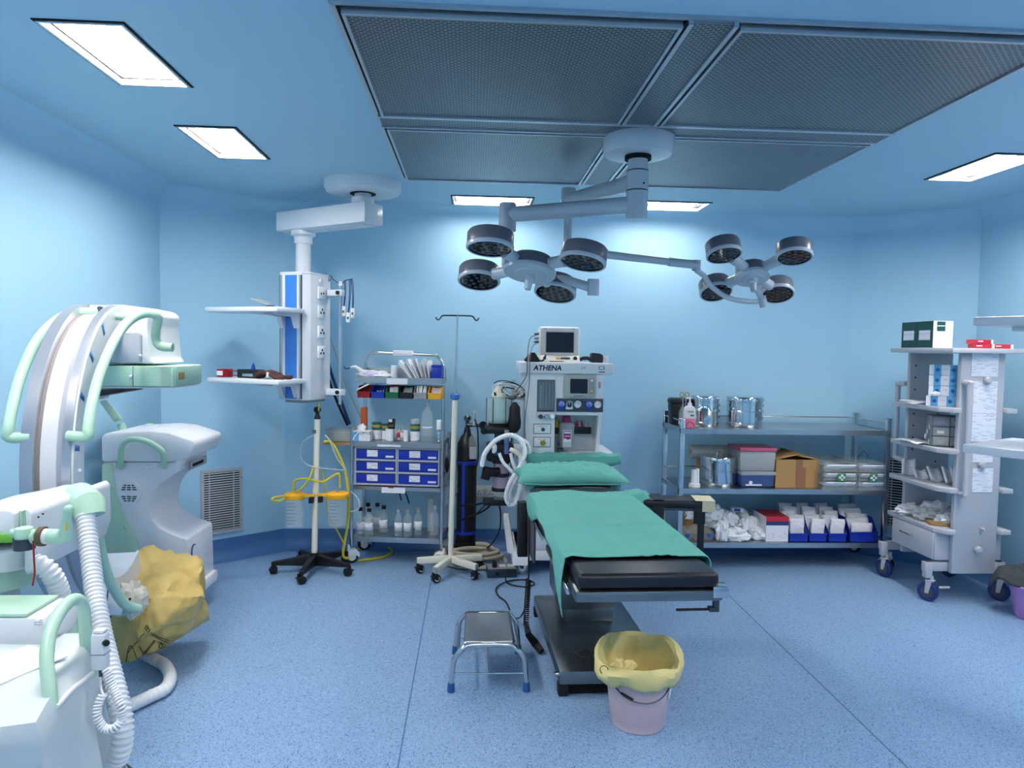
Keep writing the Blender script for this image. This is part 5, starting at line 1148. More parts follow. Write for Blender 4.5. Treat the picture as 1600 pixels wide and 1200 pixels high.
G().box(-.09, .03, -.117, -.113, .012, .022).obj('white_strip', 'bagw', t); G().cyl((-.055, -.117, .035), (-.055, -.112, .035), .014, n=8).obj('white_knob', 'bagw', t)
t, w = tub(1155, 1213, 5.08, zm+.120, .155, .25, mat('grey_frost', (190, 196, 194), .3, alpha=.72), mat('rose_lid', (190, 92, 122), .4), 'frosted tub with rose pink lid holding white tubing, middle rack shelf')
for k in range(4): G().tube([((.075+.012*k)*math.cos(a)+.006*k, -.06+.015*k, .075+(.04+.007*k)*math.sin(a)) for a in [i*2*math.pi/18 for i in range(18)]], .006, 6, closed=True).obj('tubing_coil', 'bagw', t)
t = thing('cardboard_box', 'open brown cardboard carton with tape on the middle rack shelf', 'box', ((rx(1213, 5.08)+rx(1284, 5.08))/2, 5.22, zm))
w = (rx(1284, 5.08)-rx(1217, 5.08))/2
cb = G().box(-w, w, -.14, -.136, 0, .21).box(-w, w, .136, .14, 0, .21).box(-w, -w+.004, -.136, .136, 0, .21).box(w-.004, w, -.136, .136, 0, .21).box(-w, w, -.136, .136, 0, .004); cb.obj('carton', 'cardb', t)
G().add([(-w, -.14, .21), (-w, .14, .21), (.02, .14, .255), (.04, -.12, .25)], [(0, 1, 2, 3)]).obj('flap', 'cardb', t, thick=.004); G().add([(w, -.14, .21), (w, .14, .21), (-.02, .14, .262), (.01, -.12, .235)], [(0, 1, 2, 3)]).obj('flap', 'cardb', t, thick=.004)
G().box(-.01, .065, -.142, -.1395, 0, .15).box(-.01, .04, -.142, -.1395, .15, .21).obj('tape', mat('brown_tape', (150, 104, 74), .35), t)
def drawers(px0, px1, Y, label, open_=0):
    x0, x1 = rx(px0, Y, 740), rx(px1, Y, 740); w = (x1-x0)/2; h = .205
    t = thing('acrylic_drawer_unit', label, 'drawer unit', ((x0+x1)/2, Y+.19, zm), 0, 'clear acrylic drawer units')
    G().box(-w, -w+.005, -.19, .19, 0, h).box(w-.005, w, -.19, .19, 0, h).box(-w, w, -.19, .19, h-.005, h).box(-w, w, -.19, .19, 0, .005).box(-w, w, .185, .19, 0, h).obj('shell', 'clear', t)
    for k in range(3):
        z = .008+k*.064
        d = G().box(-w+.006, w-.006, -.187, -.183, z, z+.058).box(-w+.006, w-.006, -.183, .18, z, z+.004).obj('drawer', 'clear', t)
        G().prism([(-.187, z+.03), (-.205, z+.05), (-.2, z+.055), (-.185, z+.045)], -w+.02, w-.02, 'x').obj('handle_lip', 'bagw', d)
        G().blob((0, -.05, z+.022), (w*.7, .1, .02), k+int(px0), .5, 4, 16).obj('contents', ('labw', 'grey', 'frost')[k], d)
    c = G().box(-.03, .03, -.21, -.206, .072, .128).obj('cross_plate', mat('pharmacy_green', (60, 140, 96), .5), t)
    G().box(-.007, .007, -.213, -.2095, .078, .122).box(-.022, .022, -.213, -.2095, .093, .107).obj('cross', 'paper', c); return t
drawers(1287, 1340, 4.98, 'clear acrylic drawer unit with green cross, the left one, middle rack shelf')
drawers(1342, 1384, 4.97, 'clear acrylic drawer unit with green cross, the right one, jutting past the rack')
tubing('wire_coil', [(1340, 716, 5.2), (1348, 705, 5.2), (1356, 712, 5.2), (1350, 722, 5.2), (1342, 718, 5.2)], .003, 'darksteel', 'small wire coil on the right acrylic drawer unit', 'wire')
# bottom shelf
zb = .201
bags = ((1090, 805, .09, .07, .05), (1117, 805, .07, .06, .07), (1139, 812, .06, .05, .055), (1170, 820, .075, .06, .06), (1150, 835, .085, .06, .045), (1186, 838, .06, .05, .045), (1128, 832, .045, .05, .075), (1105, 815, .07, .05, .04), (1160, 806, .05, .04, .045))
where = ('behind the arm board, top left', 'beside the right arm board strap, high', 'second from the arm board', 'top right of the heap', 'front middle of the heap', 'front right of the heap', 'upright right of the strap', 'left of the strap', 'rear right of the heap')
for k, (px, py, a, b, c) in enumerate(bags):
    Y = (5.3, 5.25, 5.22, 5.2, 5.1, 5.12, 5.08, 5.3, 5.32)[k]; p = at(px, py, Y); z = max(zb+c*.75, p.z)
    solo(G().blob(p.xy.to_3d()+V((0, 0, z)), (a, b, c), k+20, .55, 2.4, 26, flat=zb+.001, crease=.8), 'wrapped_bundle', 'bagw', 'white plastic wrapped bundle on the bottom rack shelf, %s' % where[k], 'bundle', (p.x, Y, zb), world=True, group='white bundles on the bottom rack shelf', ang=25)
t = carton('blue_white_box', 'small white box with blue print lying on the white bundles', 'box', at(1152, 795, 5.28)+V((0, 0, -.02)), .09, .06, .03, 'paper', -12, None, ((.2, .7, .2, .9, 'bluep'),))
for k, (px, wd) in enumerate(((1072, 'leftmost'), (1090, 'middle'), (1106, 'rightmost'))):
    p = at(px, 838, 5.08)
    t = thing('fluid_bottle', '%s clear plastic fluid bottle lying on the bottom rack shelf under the arm board' % wd, 'bottle', (p.x, 5.12, zb), 0, 'clear bottles on the bottom rack shelf')
    G().tube([(0, -.07, .045), (0, -.055, .045), (0, .08, .045)], [.03, .042, .042], 18).obj('bottle_body', 'clear', t); G().cyl((0, -.082, .045), (0, -.068, .045), .017, n=14).obj('cap', mat('cap_blue', (60, 92, 176), .4), t)
solo(G().box(-.07, .12, -.08, .08, 0, .13, .004), 'brown_carton', 'cardb', 'brown carton at the left rear of the bottom rack shelf', 'box', (rx(1082, 5.35, 830), 5.36, zb))
x0, x1 = rx(1196, 5.06, 830), rx(1231, 5.06, 830)
t = carton('glove_carton', 'red and white carton between the white bundles and the blue bins', 'box', ((x0+x1)/2, 5.17, zb), x1-x0, .24, .185, 'paper', 0, None, ((0, 1, .82, 1, 'crimson'), (0, 1, .66, .82, 'navy'), (.1, .9, .1, .4, 'lab')))
G().box(-(x1-x0)/2, (x1-x0)/2, -.118, .12, .1851, .187).obj('top_print', 'red', t)
bx_ = ((1232, 1262), (1263, 1291), (1293, 1322), (1326, 1370)); bn = ('first blue open bin from the red carton', 'second blue open bin from the red carton', 'third blue open bin from the red carton', 'large blue open bin at the right end')
for k, (a, b) in enumerate(bx_):
    x0, x1 = rx(a, 5.05, 840), rx(b, 5.05, 840); L = ((x0+x1)/2, 5.15, zb)
    solo(open_bin(Matrix(), x1-x0-.004, .22, .145 if k < 3 else .17, .45), 'storage_bin', 'bluep', bn[k]+', bottom rack shelf', 'bin', L, 0, 'blue bins on the bottom rack shelf')
    for j in range(5):
        w = (x1-x0)*(.36+.04*(j % 2)); h = .16+.022*j if k != 3 else .13+.028*j; y = -.085+.036*j
        wd = ('front', 'second', 'middle', 'fourth', 'rear')[j]
        o = solo(G().sheet(lambda u, v: V((-w+2*w*u+.004*math.sin(9*v), .006*math.sin(4*u+j)+.004*math.sin(7*v), h*v)), 6, 6, M=T(.008*math.sin(j*3+k), y, .006) @ Rx(-8-3*j) @ Ry(5*math.sin(j*2.3+k))), 'glove_packet', 'labw' if (j+k) % 3 else ('form' if j else 'labw'), '%s flat white paper packet standing in the %s' % (wd, bn[k].split(' open')[0]+(' bin at the right end' if k == 3 else ' bin')), 'packet', L, 0, 'paper packets in the blue bins', thick=.009)

# ================================================================ grey trolley at the right
TR = thing('grey_trolley', 'grey five-shelf equipment trolley with paper lists, right of the steel rack', 'trolley', (3.2, 4.55, 0))
def tr(g, name, mt, par=None, **k): return g.obj(name, mt, par or TR, world=True, **k)
fp = tr(G().box(3.105, 3.40, 4.31, 4.345, .195, 1.618, .008), 'front_panel', 'trol'); rp = tr(G().box(3.085, 3.40, 4.80, 4.835, .195, 1.618, .008), 'rear_panel', 'trol')
for k in range(9):
    for x in (3.125, 3.30): tr(G().cyl((x, 4.798, 1.53-.085*k), (x, 4.802, 1.53-.085*k), .006, n=8), 'shelf_pin_hole', 'void', rp)
tr(G().box(2.995, 3.475, 4.24, 4.90, 1.62, 1.652, .004), 'shelf', 'trol')
def tsh(z):
    pts = [(3.0, 4.36), (3.05, 4.28), (3.104, 4.28), (3.104, 4.345), (3.40, 4.345), (3.40, 4.28), (3.47, 4.28), (3.47, 4.86), (3.0, 4.86)]
    return tr(G().prism(pts, z-.03, z, 'z', .003), 'shelf', 'trol')
zz = [at(1490, 638, 4.28).z, at(1490, 703, 4.28).z, at(1490, 764, 4.28).z, at(1490, 829, 4.28).z]
for z in zz: tsh(z)
dr = tr(G().box(3.01, 3.46, 4.347, 4.79, .275, zz[3]-.03, .004), 'drawer_cabinet', 'trol')
df = tr(G().box(2.998, 3.0095, 4.35, 4.79, .28, zz[3]-.035, .003), 'drawer_front', 'trol', dr); tr(G().tube([(2.998, 4.55, .385), (2.978, 4.56, .385), (2.978, 4.67, .385), (2.998, 4.68, .385)], .005, 8), 'drawer_handle', 'steel', dr)
for y in (4.37, 4.86): tr(G().box(2.955, 3.50, y-.02, y+.02, .20, .26, .004), 'base_beam', 'trol')
tr(G().box(3.2, 3.28, 4.35, 4.80, .20, .25, .004), 'base_spine', 'trol')
for x, y in ((2.985, 4.37), (2.985, 4.86), (3.47, 4.37), (3.47, 4.86)):
    tr(G().box(x-.022, x+.022, y-.022, y+.022, .155, .26, .004), 'leg', 'trol'); caster(TR, (x+.01, y), .062, .034, 35 if y < 4.5 else 20, mat('blue_rubber_wheel', (34, 52, 116), .45), 'dgrey', 'trol', .17, world=True)
lk = tr(G().box(3.0, 3.07, 4.265, 4.275, .115, .128, .003, M=T(0, 0, 0)), 'brake_lever', 'trol')
def grab(x, y0, y1, z0, z1, nm='side_handle'): return tr(G().tube([(x, y0, z0), (x, y1, z0+.01), (x, y1, z0+.05), (x, y1, z1-.05), (x, y1, z1-.01), (x, y0, z1)], .017, 14, 5), nm, 'trol')
grab(3.125, 4.30, 4.245, .72, 1.435); grab(3.085, 4.835, 4.93, .85, 1.40)
def knob(px, py, r): c = at(px, py, 4.30); tr(G().lathe([(r*.5, 0), (r*.6, .012), (r, .016), (r, .03), (r*.6, .038)], n=8, M=T(c.x, 4.31, c.z) @ Rx(90)), 'clamp_knob', 'trol', fp)
knob(1541, 594, .024); knob(1533, 726, .024); knob(1527, 858, .024); knob(1533, 826, .011)
for k, (a, b, c, d) in enumerate(((1517, 1561, 549, 588), (1517, 1559, 596, 690), (1519, 1552, 692, 722), (1518, 1552, 732, 769))):
    p, q = at(a, d, 4.307), at(b, c, 4.307)
    o = tr(G().box(p.x, q.x, 4.3055, 4.3085, p.z, q.z), 'paper_list', 'form', fp, label=('printed list at the top of the panel', 'long printed list', 'printed list behind the shelf arm', 'lowest printed list')[k])
# things on it
zt = 1.653
g0 = rx(1432, 4.42, 520)
for k, (Y, lb) in enumerate(((4.70, 'dark green glove carton with white label, rear of two on the grey trolley'), (4.53, 'dark green and white glove carton, front of two on the grey trolley'))):
    t = carton('glove_carton', lb, 'box', (3.07, Y, zt), .135, .165, .175, 'paper' if k else 'dkgreen', 0, 'green glove cartons on the grey trolley', ((.18, .6, .62, .98, 'dkgreen'), (.08, .5, .02, .22, 'lab')) if k else ())
    G().box(-.0690, -.0672, -.0825, .0825, 0, .175).obj('side_print', 'dkgreen', t); G().box(-.0700, -.0688, -.055, .06, .05, .115).obj('side_label', 'lab', t)
    if k: G().box(-.04, .01, -.0842, -.083, .14, .146).obj('logo_line', 'paper', t)
for k, (x, y, z, w, lb) in enumerate(((3.22, 4.31, zt, .10, 'crimson box at the bottom of two beside the green cartons'), (3.215, 4.315, zt+.028, .105, 'crimson box on top of two beside the green cartons'), (3.36, 4.33, zt, .10, 'single crimson box at the right on the grey trolley top'))):
    t = carton('suture_box', lb, 'box', (x, y, z), w, .085, .027, 'crimson', (-6, 8, -4)[k], 'crimson boxes on the grey trolley'); G().box(-.045, -.01, -.044, -.0425, .012, .018).obj('print', 'paper', t); G().box(w/2, w/2+.018, -.04, .04, .0, .026).obj('open_flap', 'paper', t)
for k in range(4):
    t = carton('mask_carton', 'white and light blue carton, %s of the stack of four on the grey trolley' % ('bottom', 'second', 'third', 'top')[k], 'box', (3.095-(.014 if k == 0 else 0), 4.46, zz[0]+.001+.068*k), .16, .09, .066 if k else .067, 'paper', -36+2*math.sin(k*3), 'blue and white cartons on the grey trolley', ((.17, .42, 0, 1, 'ltblue'), (.72, .97, 0, 1, 'ltblue'), (.47, .66, .55, .75, 'lab')))
    for x in (-.033, .055): G().cyl((x, -.0455, .034), (x, -.0472, .034), .012, n=12).obj('emblem', mat('mid_blue_print', (34, 96, 160), .5), t)
solo(G().blob((0, 0, .012), (.03, .02, .014), 2, .5), 'cotton_tuft', 'bagw', 'tuft of white cotton on the bottom blue and white carton', 'cotton', (3.03, 4.43, zz[0]+.07))
t = thing('paper_stack', 'loose white papers at the left edge of the upper trolley shelf', 'paper', (3.06, 4.68, zz[0]+.001))
for k in range(4): G().box(-.07, .06, -.12, .08, .005*k, .005*k+.004, M=Rz(9*k-12)).obj('sheet', 'labw', t)
t = thing('drawer_organizer', 'grey translucent nine-drawer organizer on the second trolley shelf', 'organizer', (3.15, 4.49, zz[1]+.001), -24)
G().box(-.10, .11, -.09, .09, 0, .20, .004).obj('organizer_body', mat('smoky_plastic', (128, 130, 128), .35), t)
for i in range(2):
    for j in range(3):
        d = G().box(-.092+.098*i, -.001+.098*i, -.105, -.088, .008+.064*j, .066+.064*j, .003).obj('drawer', 'grey', t); G().box(-.07+.098*i, -.03+.098*i, -.107, -.1045, .022+.064*j, .042+.064*j).obj('drawer_tag', 'cream' if (i+j) % 2 else 'frost', d)
for k in range(7):
    solo(G().tube([(0, 0, 0), (0, .01, .0)], .001, 4).sph((0, 0, .012), .012, .7, .5, 1.7), 'gauze_swab', 'bagw', 'small white swab roll beside the grey drawer organizer, %s' % ('lowest left', 'lowest right', 'second row left', 'second row right', 'third row left', 'third row right', 'topmost')[k], 'swab', (3.045+.022*(k % 2), 4.5+.02*(k % 3), zz[1]+.009+.034*(k//2)), 0, 'swab rolls on the grey trolley')
solo(G().sheet(lambda u, v: V((-.11+.16*u, -.1+.25*v, .004+.01*math.sin(5*u+3*v)**2)), 8, 8), 'paper_wrap', 'labw', 'white paper hanging over the left edge of the second trolley shelf', 'paper', (3.07, 4.6, zz[1]+.002), thick=.003)
pk = ((3.06, 4.72, -18), (3.08, 4.6, -8), (3.12, 4.5, 6), (3.16, 4.42, 14), (3.20, 4.40, 4), (3.43, 4.45, 0))
for k, (x, y, r) in enumerate(pk):
    w = .085; lb = 'white wrapped dressing pack on the third trolley shelf, %s' % ('far left', 'second from the far left', 'third from the far left', 'fourth from the far left', 'next to the front panel', 'right of the front panel')[k]
    solo(G().sheet(lambda u, v: V((-w*.5+w*u+.01*v, .02*math.sin(3*u)+.01*v, .115*v*(1-.25*u*k/5)+.004*math.sin(8*u))), 8, 6, M=Rx(-(20, 60, 40, 22, 12, 10)[k]) @ Ry(8*math.sin(k))), 'dressing_pack', 'labw' if k < 3 else 'bagw', lb, 'pack', (x, y, zz[2]+.012), r, 'dressing packs on the third trolley shelf', thick=.016)
for k, (x, y, a, b, c, mt, wd) in enumerate(((3.07, 4.72, .07, .06, .035, 'labw', 'far left'), (3.1, 4.56, .075, .07, .045, 'frost', 'middle'), (3.17, 4.44, .075, .06, .035, 'bagw', 'right'), (3.2, 4.6, .1, .08, .06, 'labw', 'rear'))):
    solo(G().blob((0, 0, c*.8), (a, b, c), 40+k, .6, 3, 24, flat=.001, crease=.9), 'plastic_packets', mt, 'crumpled plastic packets on the fourth trolley shelf, %s heap' % wd, 'packet', (x, y, zz[3]+.001), 0, 'packets above the drawer', ang=20)
solo(G().box(-.06, .07, -.05, .05, 0, .018, .002), 'flat_box', 'cardb', 'flat cardboard tray at the front of the fourth trolley shelf', 'tray', (3.09, 4.44, zz[3]+.001), -20)

# ================================================================ purple tub with dark cloth
TB = thing('purple_tub', 'purple plastic bucket at the right edge of the view', 'bucket', (3.49, 4.06, 0))
G().lathe([(.115, 0), (.12, .005), (.15, .19), (.166, .2), (.168, .21), (.16, .212), (.146, .2), (.117, .012), (.1, .008)], n=36).obj('tub_body', 'purple', TB)
CL = thing('dark_cloth', 'dark grey cloth hanging over the rim of the purple bucket', 'cloth', (3.44, 4.08, .21))
def dcl(u, v):
    a = 2*math.pi*u; r = .04+.155*v; dr_ = max(0, v-.72)/.28
    return V((3.46+r*1.05*math.cos(a), 4.13+r*.75*math.sin(a), .285-.03*v*v-.075*dr_*(.7+.4*math.sin(3*a))+.014*math.sin(5*a+4*v)*v+.018*noise.noise(V((3*math.cos(a), 3*math.sin(a), 4*v)))))
G().sheet(dcl, 40, 14).sph((3.46, 4.13, .27), .06, 1, 1, .3).obj('cloth', 'darkcloth', CL, world=True, thick=.012, ang=70)

# ================================================================ pendant at the right edge
PR = thing('ceiling_pendant', 'white ceiling pendant shelves reaching in from the right edge', 'pendant', (2.56, 2.45, ZC))
def pr(g, name, par=None, mt='pend'): return g.obj(name, mt, par or PR, world=True)
pr(G().lathe([(.16, -.06), (.18, -.05), (.185, 0)], (2.56, 2.45, ZC), 40), 'ceiling_plate'); pr(G().cyl((2.56, 2.45, 2.05), (2.56, 2.45, ZC-.05), .052, n=24), 'column')
Q = T(2.56, 2.45, 0) @ Rz(31)
pr(G().prism([(-.13, -.13), (.13, -.13), (.13, .13), (-.13, .13)], 1.02, 2.06, 'z', .01, M=Q), 'service_body')
for zz_, x0 in ((1.765, -.20), (1.233, -.24)):
    s = pr(G().box(x0, .24, .13, .58, zz_-.036, zz_, .006, M=Q), 'shelf'); pr(G().box(-.03, .03, .13, .5, zz_-.055, zz_-.037, M=Q), 'bracket', s)
# ================================================================ C-arm X-ray machine (left)
CA = thing('c_arm_machine', 'white and mint-green C-arm X-ray machine filling the left foreground', 'x-ray machine', (-1.35, 2.2, 0))
def ca(g, name, mt, par=None, **k): return g.obj(name, mt, par or CA, world=True, **k)
cc = V((-1.645, 3.25, 1.10)); cu_ = V((-.19, .982, 0)); cl = V((.982, .19, 0)); cz = V((0, 0, 1))
def cp(th, r, l): return cc + cu_*(math.cos(R(th))*r) + cz*(math.sin(R(th))*r) + cl*l
def sweep(r0, r1, l0, l1, t0=84, t1=292, n=56):
    vs = []; fs = []
    for i in range(n+1):
        th = t0+(t1-t0)*i/n
        vs += [cp(th, r0, l0), cp(th, r1, l0), cp(th, r1, l1), cp(th, r0, l1)]
    for i in range(n):
        for j in range(4): fs.append((i*4+j, i*4+(j+1) % 4, (i+1)*4+(j+1) % 4, (i+1)*4+j))
    fs += [(0, 1, 2, 3), (n*4+3, n*4+2, n*4+1, n*4)]; return G().add(vs, fs)
silver = mat('silver_rail', (196, 200, 206), .3, .75)
ring = ca(sweep(.555, .630, -.075, .072), 'c_ring', 'lilac')
ca(sweep(.60, .665, -.088, -.048), 'guide_rail', silver, ring); ca(sweep(.60, .665, .045, .074), 'guide_rail', silver, ring)
ca(sweep(.628, .632, -.047, -.036), 'rail_groove', mat('groove_brown', (136, 128, 130), .5), ring)
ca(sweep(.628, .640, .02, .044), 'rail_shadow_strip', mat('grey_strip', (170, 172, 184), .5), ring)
ca(sweep(.545, .658, .0745, .082), 'side_cover', 'lilac', ring)
for th in (118, 135, 152, 170, 186, 203, 222, 243): ca(G().add([cp(th-1, .60, .0825), cp(th+1, .60, .0825), cp(th+1, .648, .0825), cp(th-1, .648, .0825)], [(0, 1, 2, 3)]), 'angle_mark', mat('marker_blue', (44, 104, 170), .5), ring, thick=.001)
for th in (178, 228, 252): ca(G().sph(cp(th, .60, .083), .009, n=10), 'screw_cap', 'lilac', ring)
ca(sweep(.60, .664, -.046, .044, 84, 93, 4), 'end_stop', 'lilac', ring); ca(G().cyl(cp(93, .645, .0), cp(93, .645, .0)-cu_*.02, .012, n=14), 'end_knob', 'dgrey', ring)
# image intensifier at the top end
def px(pts, Y): return [(at(x, y, Y).x, at(x, y, Y).z) for x, y in pts]
ii = ca(G().prism(px([(136, 487), (140, 478), (198, 477), (232, 484), (240, 492), (238, 510), (243, 560), (249, 568), (140, 568)], 3.32), 3.27, 3.62, 'y', .012), 'intensifier_housing', 'white')
ca(G().prism(px([(150, 520), (218, 520), (221, 524), (221, 566), (148, 566)], 3.26), 3.256, 3.272, 'y', .003), 'housing_cover', mat('cover_grey', (176, 184, 196), .45), ii)
ca(G().sph(at(219, 556, 3.25), .008, n=10), 'screw_cap', 'white', ii); ca(G().sph(at(204, 588, 3.235), .009, n=10), 'screw_cap', 'white', ii)
def slab(y0, y1, z0, z1, xa, xb, c=.05): return G().prism([(xa, y0), (xb-c, y0), (xb, y0+c), (xb, y1-c), (xb-c, y1), (xa, y1)], z0, z1, 'z', .008)
za, zb_ = at(200, 571, 3.3).z, at(200, 603, 3.3).z; xa, xb = at(132, 590, 3.3).x, at(275, 590, 3.3).x
ca(slab(3.25, 3.66, zb_, za, xa, xb), 'grid_holder', 'green'); ca(slab(3.26, 3.65, zb_-.008, zb_-.001, xa+.01, xb-.01), 'grid_plate', 'white')
ca(G().box(at(208, 590, 3.25).x-.001, at(208, 590, 3.25).x+.001, 3.2485, 3.26, zb_+.002, za-.002), 'split_line', 'dgrey')
ca(G().box(xb-.03, xb-.006, 3.285, 3.297, zb_, za-.01, .003), 'holder_latch', 'green'); ca(G().box(xb-.001, xb+.003, 3.33, 3.39, zb_+.03, za-.03), 'laser_plate', 'brass')
ca(G().prism(px([(148, 568), (146, 556), (156, 546), (163, 568)], 3.28), 3.27, 3.3, 'y'), 'dark_bracket', 'black')
# long grab handles
def atl(pts): return [at(*p) for p in pts]
ca(G().tube(atl([(48, 683, 2.62), (14, 683, 2.6), (13, 668, 2.6), (20, 632, 2.65), (34, 582, 2.75), (57, 533, 2.86), (85, 503, 2.98), (112, 490, 3.08), (150, 487, 3.16)]), .0195, 14, 5), 'grab_handle', 'green')
ca(G().tube(atl([(106, 681, 2.62), (136, 682, 2.62), (138, 668, 2.63), (143, 635, 2.68), (154, 590, 2.78), (172, 545, 2.9), (190, 514, 3.02), (208, 497, 3.1), (226, 490, 3.14), (240, 491, 3.16), (247, 497, 3.18), (244, 515, 3.2), (244, 530, 3.22), (251, 541, 3.22), (270, 543, 3.22)]), .0195, 14, 5), 'grab_handle', 'green')
ca(G().cyl(at(180, 494, 3.16), at(204, 497, 3.12), .0165, n=14), 'handle_stub', 'green')
ca(G().tube(atl([(150, 815, 2.66), (155, 850, 2.68), (165, 890, 2.76), (178, 920, 2.86), (196, 945, 2.98), (216, 951, 3.05)]), .0195, 14, 5), 'grab_handle', 'green'); ca(G().cyl(at(216, 950, 3.05), at(185, 958, 3.12), .018, n=14), 'handle_stub', 'green')
# cross arm and orbital bracket
ar = ca(G().prism(px([(-60, 800), (0, 789), (32, 781), (62, 780), (70, 784), (72, 822), (-60, 862)], 2.25), 2.10, 2.50, 'y', .018), 'cross_arm', 'white')
ca(G().prism(px([(72, 783), (75, 784), (77, 820), (74, 822)], 2.25), 2.12, 2.50, 'y'), 'seam_strip', 'green', ar)
ca(G().prism(px([(77, 781), (84, 781), (89, 788), (91, 850), (82, 880), (78, 870)], 2.27), 2.14, 2.60, 'y', .008), 'arm_end', 'white', ar)
ca(G().box(at(-30, 850, 2.08).x, at(15, 850, 2.08).x, 2.09, 2.10, at(0, 850, 2.08).z, at(0, 836, 2.08).z, .002), 'green_tag', mat('leaf_green', (120, 190, 70), .5), ar)
for i, (x, y) in enumerate(((60, 808), (67, 803))): ca(G().cyl(at(x, y, 2.098), at(x, y, 2.092), .003, n=8), 'arm_mark', 'ink', ar)
ca(G().tube(atl([(108, 790, 2.52), (112, 783, 2.48), (125, 780, 2.42), (138, 790, 2.36), (141, 806, 2.35)]), [.045, .052, .056, .052, .045], 18, 0), 'hose_elbow', 'green')
ca(G().sph(at(120, 784, 2.40), .004, n=8), 'elbow_screw', 'dgrey')
# brake lever and knob
ca(G().cyl(at(62, 838, 2.05), at(70, 838, 2.05), .028, n=20), 'knurled_ring', mat('knurl_brown', (92, 76, 56), .6)); ca(G().cyl(at(70, 838, 2.05), at(78, 838, 2.05), .022, n=18), 'lever_collar', 'white')
ca(G().tube(atl([(76, 838, 2.05), (94, 839, 2.04), (102, 836, 2.03), (104, 826, 2.02), (105, 808, 2.0), (107, 796, 1.99)]), [.021, .022, .022, .017, .012, .012], 14, 0), 'brake_lever', 'green'); ca(G().sph(at(107, 796, 1.99), .0135, n=12), 'lever_tip', 'green'); ca(G().cyl(at(104, 828, 1.99), at(104.5, 818, 1.985), .003, n=6), 'lever_mark', 'amber')
ca(G().cyl(at(62, 838, 2.05), at(44, 842, 2.08), .02, n=14), 'lever_shaft', 'green')
kn = at(38, 848, 2.06); ca(G().lathe([(.028, -.006), (.028, .026)], kn+V((0, 0, -.012)), 18), 'knob_ring', 'darksteel'); ca(G().lathe([(.024, .024), (.026, .04), (.022, .055), (.012, .058)], kn+V((0, 0, -.012)), 14), 'column_knob', 'green'); ca(G().cyl(kn+V((-.035, 0, .028)), kn+V((.035, 0, .028)), .011, n=12), 'knob_wing', 'green')
bc = at(-5, 862, 2.22)
ca(G().lathe([(.13, -.035), (.135, -.03), (.135, .028), (.13, .033)], bc, 36), 'column_collar', 'white')
ca(G().lathe([(.10, -.10), (.105, -.036)], bc, 28), 'column_sleeve', 'green')
ca(G().cyl((bc.x-.02, bc.y, .80), (bc.x-.02, bc.y, bc.z), .075, n=28), 'column', mat('column_grey', (196, 202, 204), .35, .3))
p0 = V((bc.x+.012, bc.y-.073, 0))
rl = ca(G().box(p0.x-.016, p0.x+.016, p0.y-.004, p0.y+.01, .93, bc.z-.09), 'height_scale', 'aluf')
for k in range(9): ca(G().box(p0.x-.012, p0.x-.012+(.014 if k % 3 else .02), p0.y-.0055, p0.y-.0035, .95+.016*k, .952+.016*k), 'scale_tick', 'ink', rl)
# bases
ca(G().prism([(at(-70, 990, 1.9).x, at(0, 1022, 1.9).z), (at(68, 990, 1.9).x, at(0, 1018, 1.9).z), (at(72, 990, 1.9).x, at(0, 990, 1.9).z), (at(66, 990, 1.9).x, at(0, 970, 1.9).z), (at(52, 990, 1.9).x, at(0, 966, 1.9).z), (at(-70, 990, 1.9).x, at(0, 966, 1.9).z)], 1.9, 2.06, 'y', .015), 'column_foot_box', 'white')
ca(G().box(at(-60, 966, 1.92).x, at(48, 966, 1.92).x, 1.905, 2.05, at(0, 966, 1.9).z, at(0, 960, 1.9).z, .004), 'foot_box_lid', 'green')
ca(G().prism([(at(52, 982, 1.9).x, at(0, 984, 1.9).z), (at(66, 980, 1.9).x, at(0, 978, 1.9).z), (at(66, 980, 1.9).x, at(0, 968, 1.9).z), (at(54, 978, 1.9).x, at(0, 972, 1.9).z)], 1.8985, 1.901, 'y'), 'rating_label', 'lab')
ca(G().cyl(at(103, 975, 2.05)+V((0, 0, -.06)), at(103, 958, 2.05), .03, n=18), 'green_turret', 'green')
A_, B_, C_, D_ = V((-1.04, 1.99)), V((-.905, 1.50)), V((-1.50, 1.38)), V((-1.66, 1.93)); zt = .795
ca(G().prism([tuple(A_*.99+C_*.01), tuple(B_*.97+D_*.03), tuple(C_), tuple(D_)], .12, zt-.012, 'z', .02), 'cart_body', 'lilac')
for x, y in ((-.98, 1.6), (-1.05, 1.9), (-1.42, 1.5), (-1.5, 1.85)): caster(CA, (x, y), .055, .04, 30, 'rubber', 'grey', 'white', .135, world=True)
DR = thing('white_cover', 'white plastic drape covering the C-arm cart in the lower left corner', 'cover', (-1.2, 1.65, 0))
cen = (A_+B_+C_+D_)/4; per = []
cs = [A_, B_, C_, D_]
for k in range(4):
    a, b = cs[k], cs[(k+1) % 4]
    for i in range(22): per.append(a.lerp(b, i/22))
vs = []; n = len(per); rows = 26
for j in range(8):
    f = j/7
    for p in per:
        q = cen.lerp(p, f*.985); vs.append(V((q.x, q.y, zt+.005*noise.noise(V((q.x*7, q.y*7, 0)))+.004*math.sin(9*q.x+14*q.y))))
for j in range(1, rows+1):
    f = j/rows
    for i, p in enumerate(per):
        d = (p-cen).normalized(); fold = .5+.5*math.sin(i*.62+2.4*math.sin(i*.21)); nn = noise.noise(V((p.x*6, p.y*6, f*2.5)))
        o = .012+.105*f*f*.8+.05*f*fold+.02*nn*min(1, f*3)
        q = p+d*o; vs.append(V((q.x, q.y, zt-.004-(zt-.10-.05*fold)*f+.0*nn)))
fs = [(j*n+i, j*n+(i+1) % n, (j+1)*n+(i+1) % n, (j+1)*n+i) for j in range(7+rows) for i in range(n)]
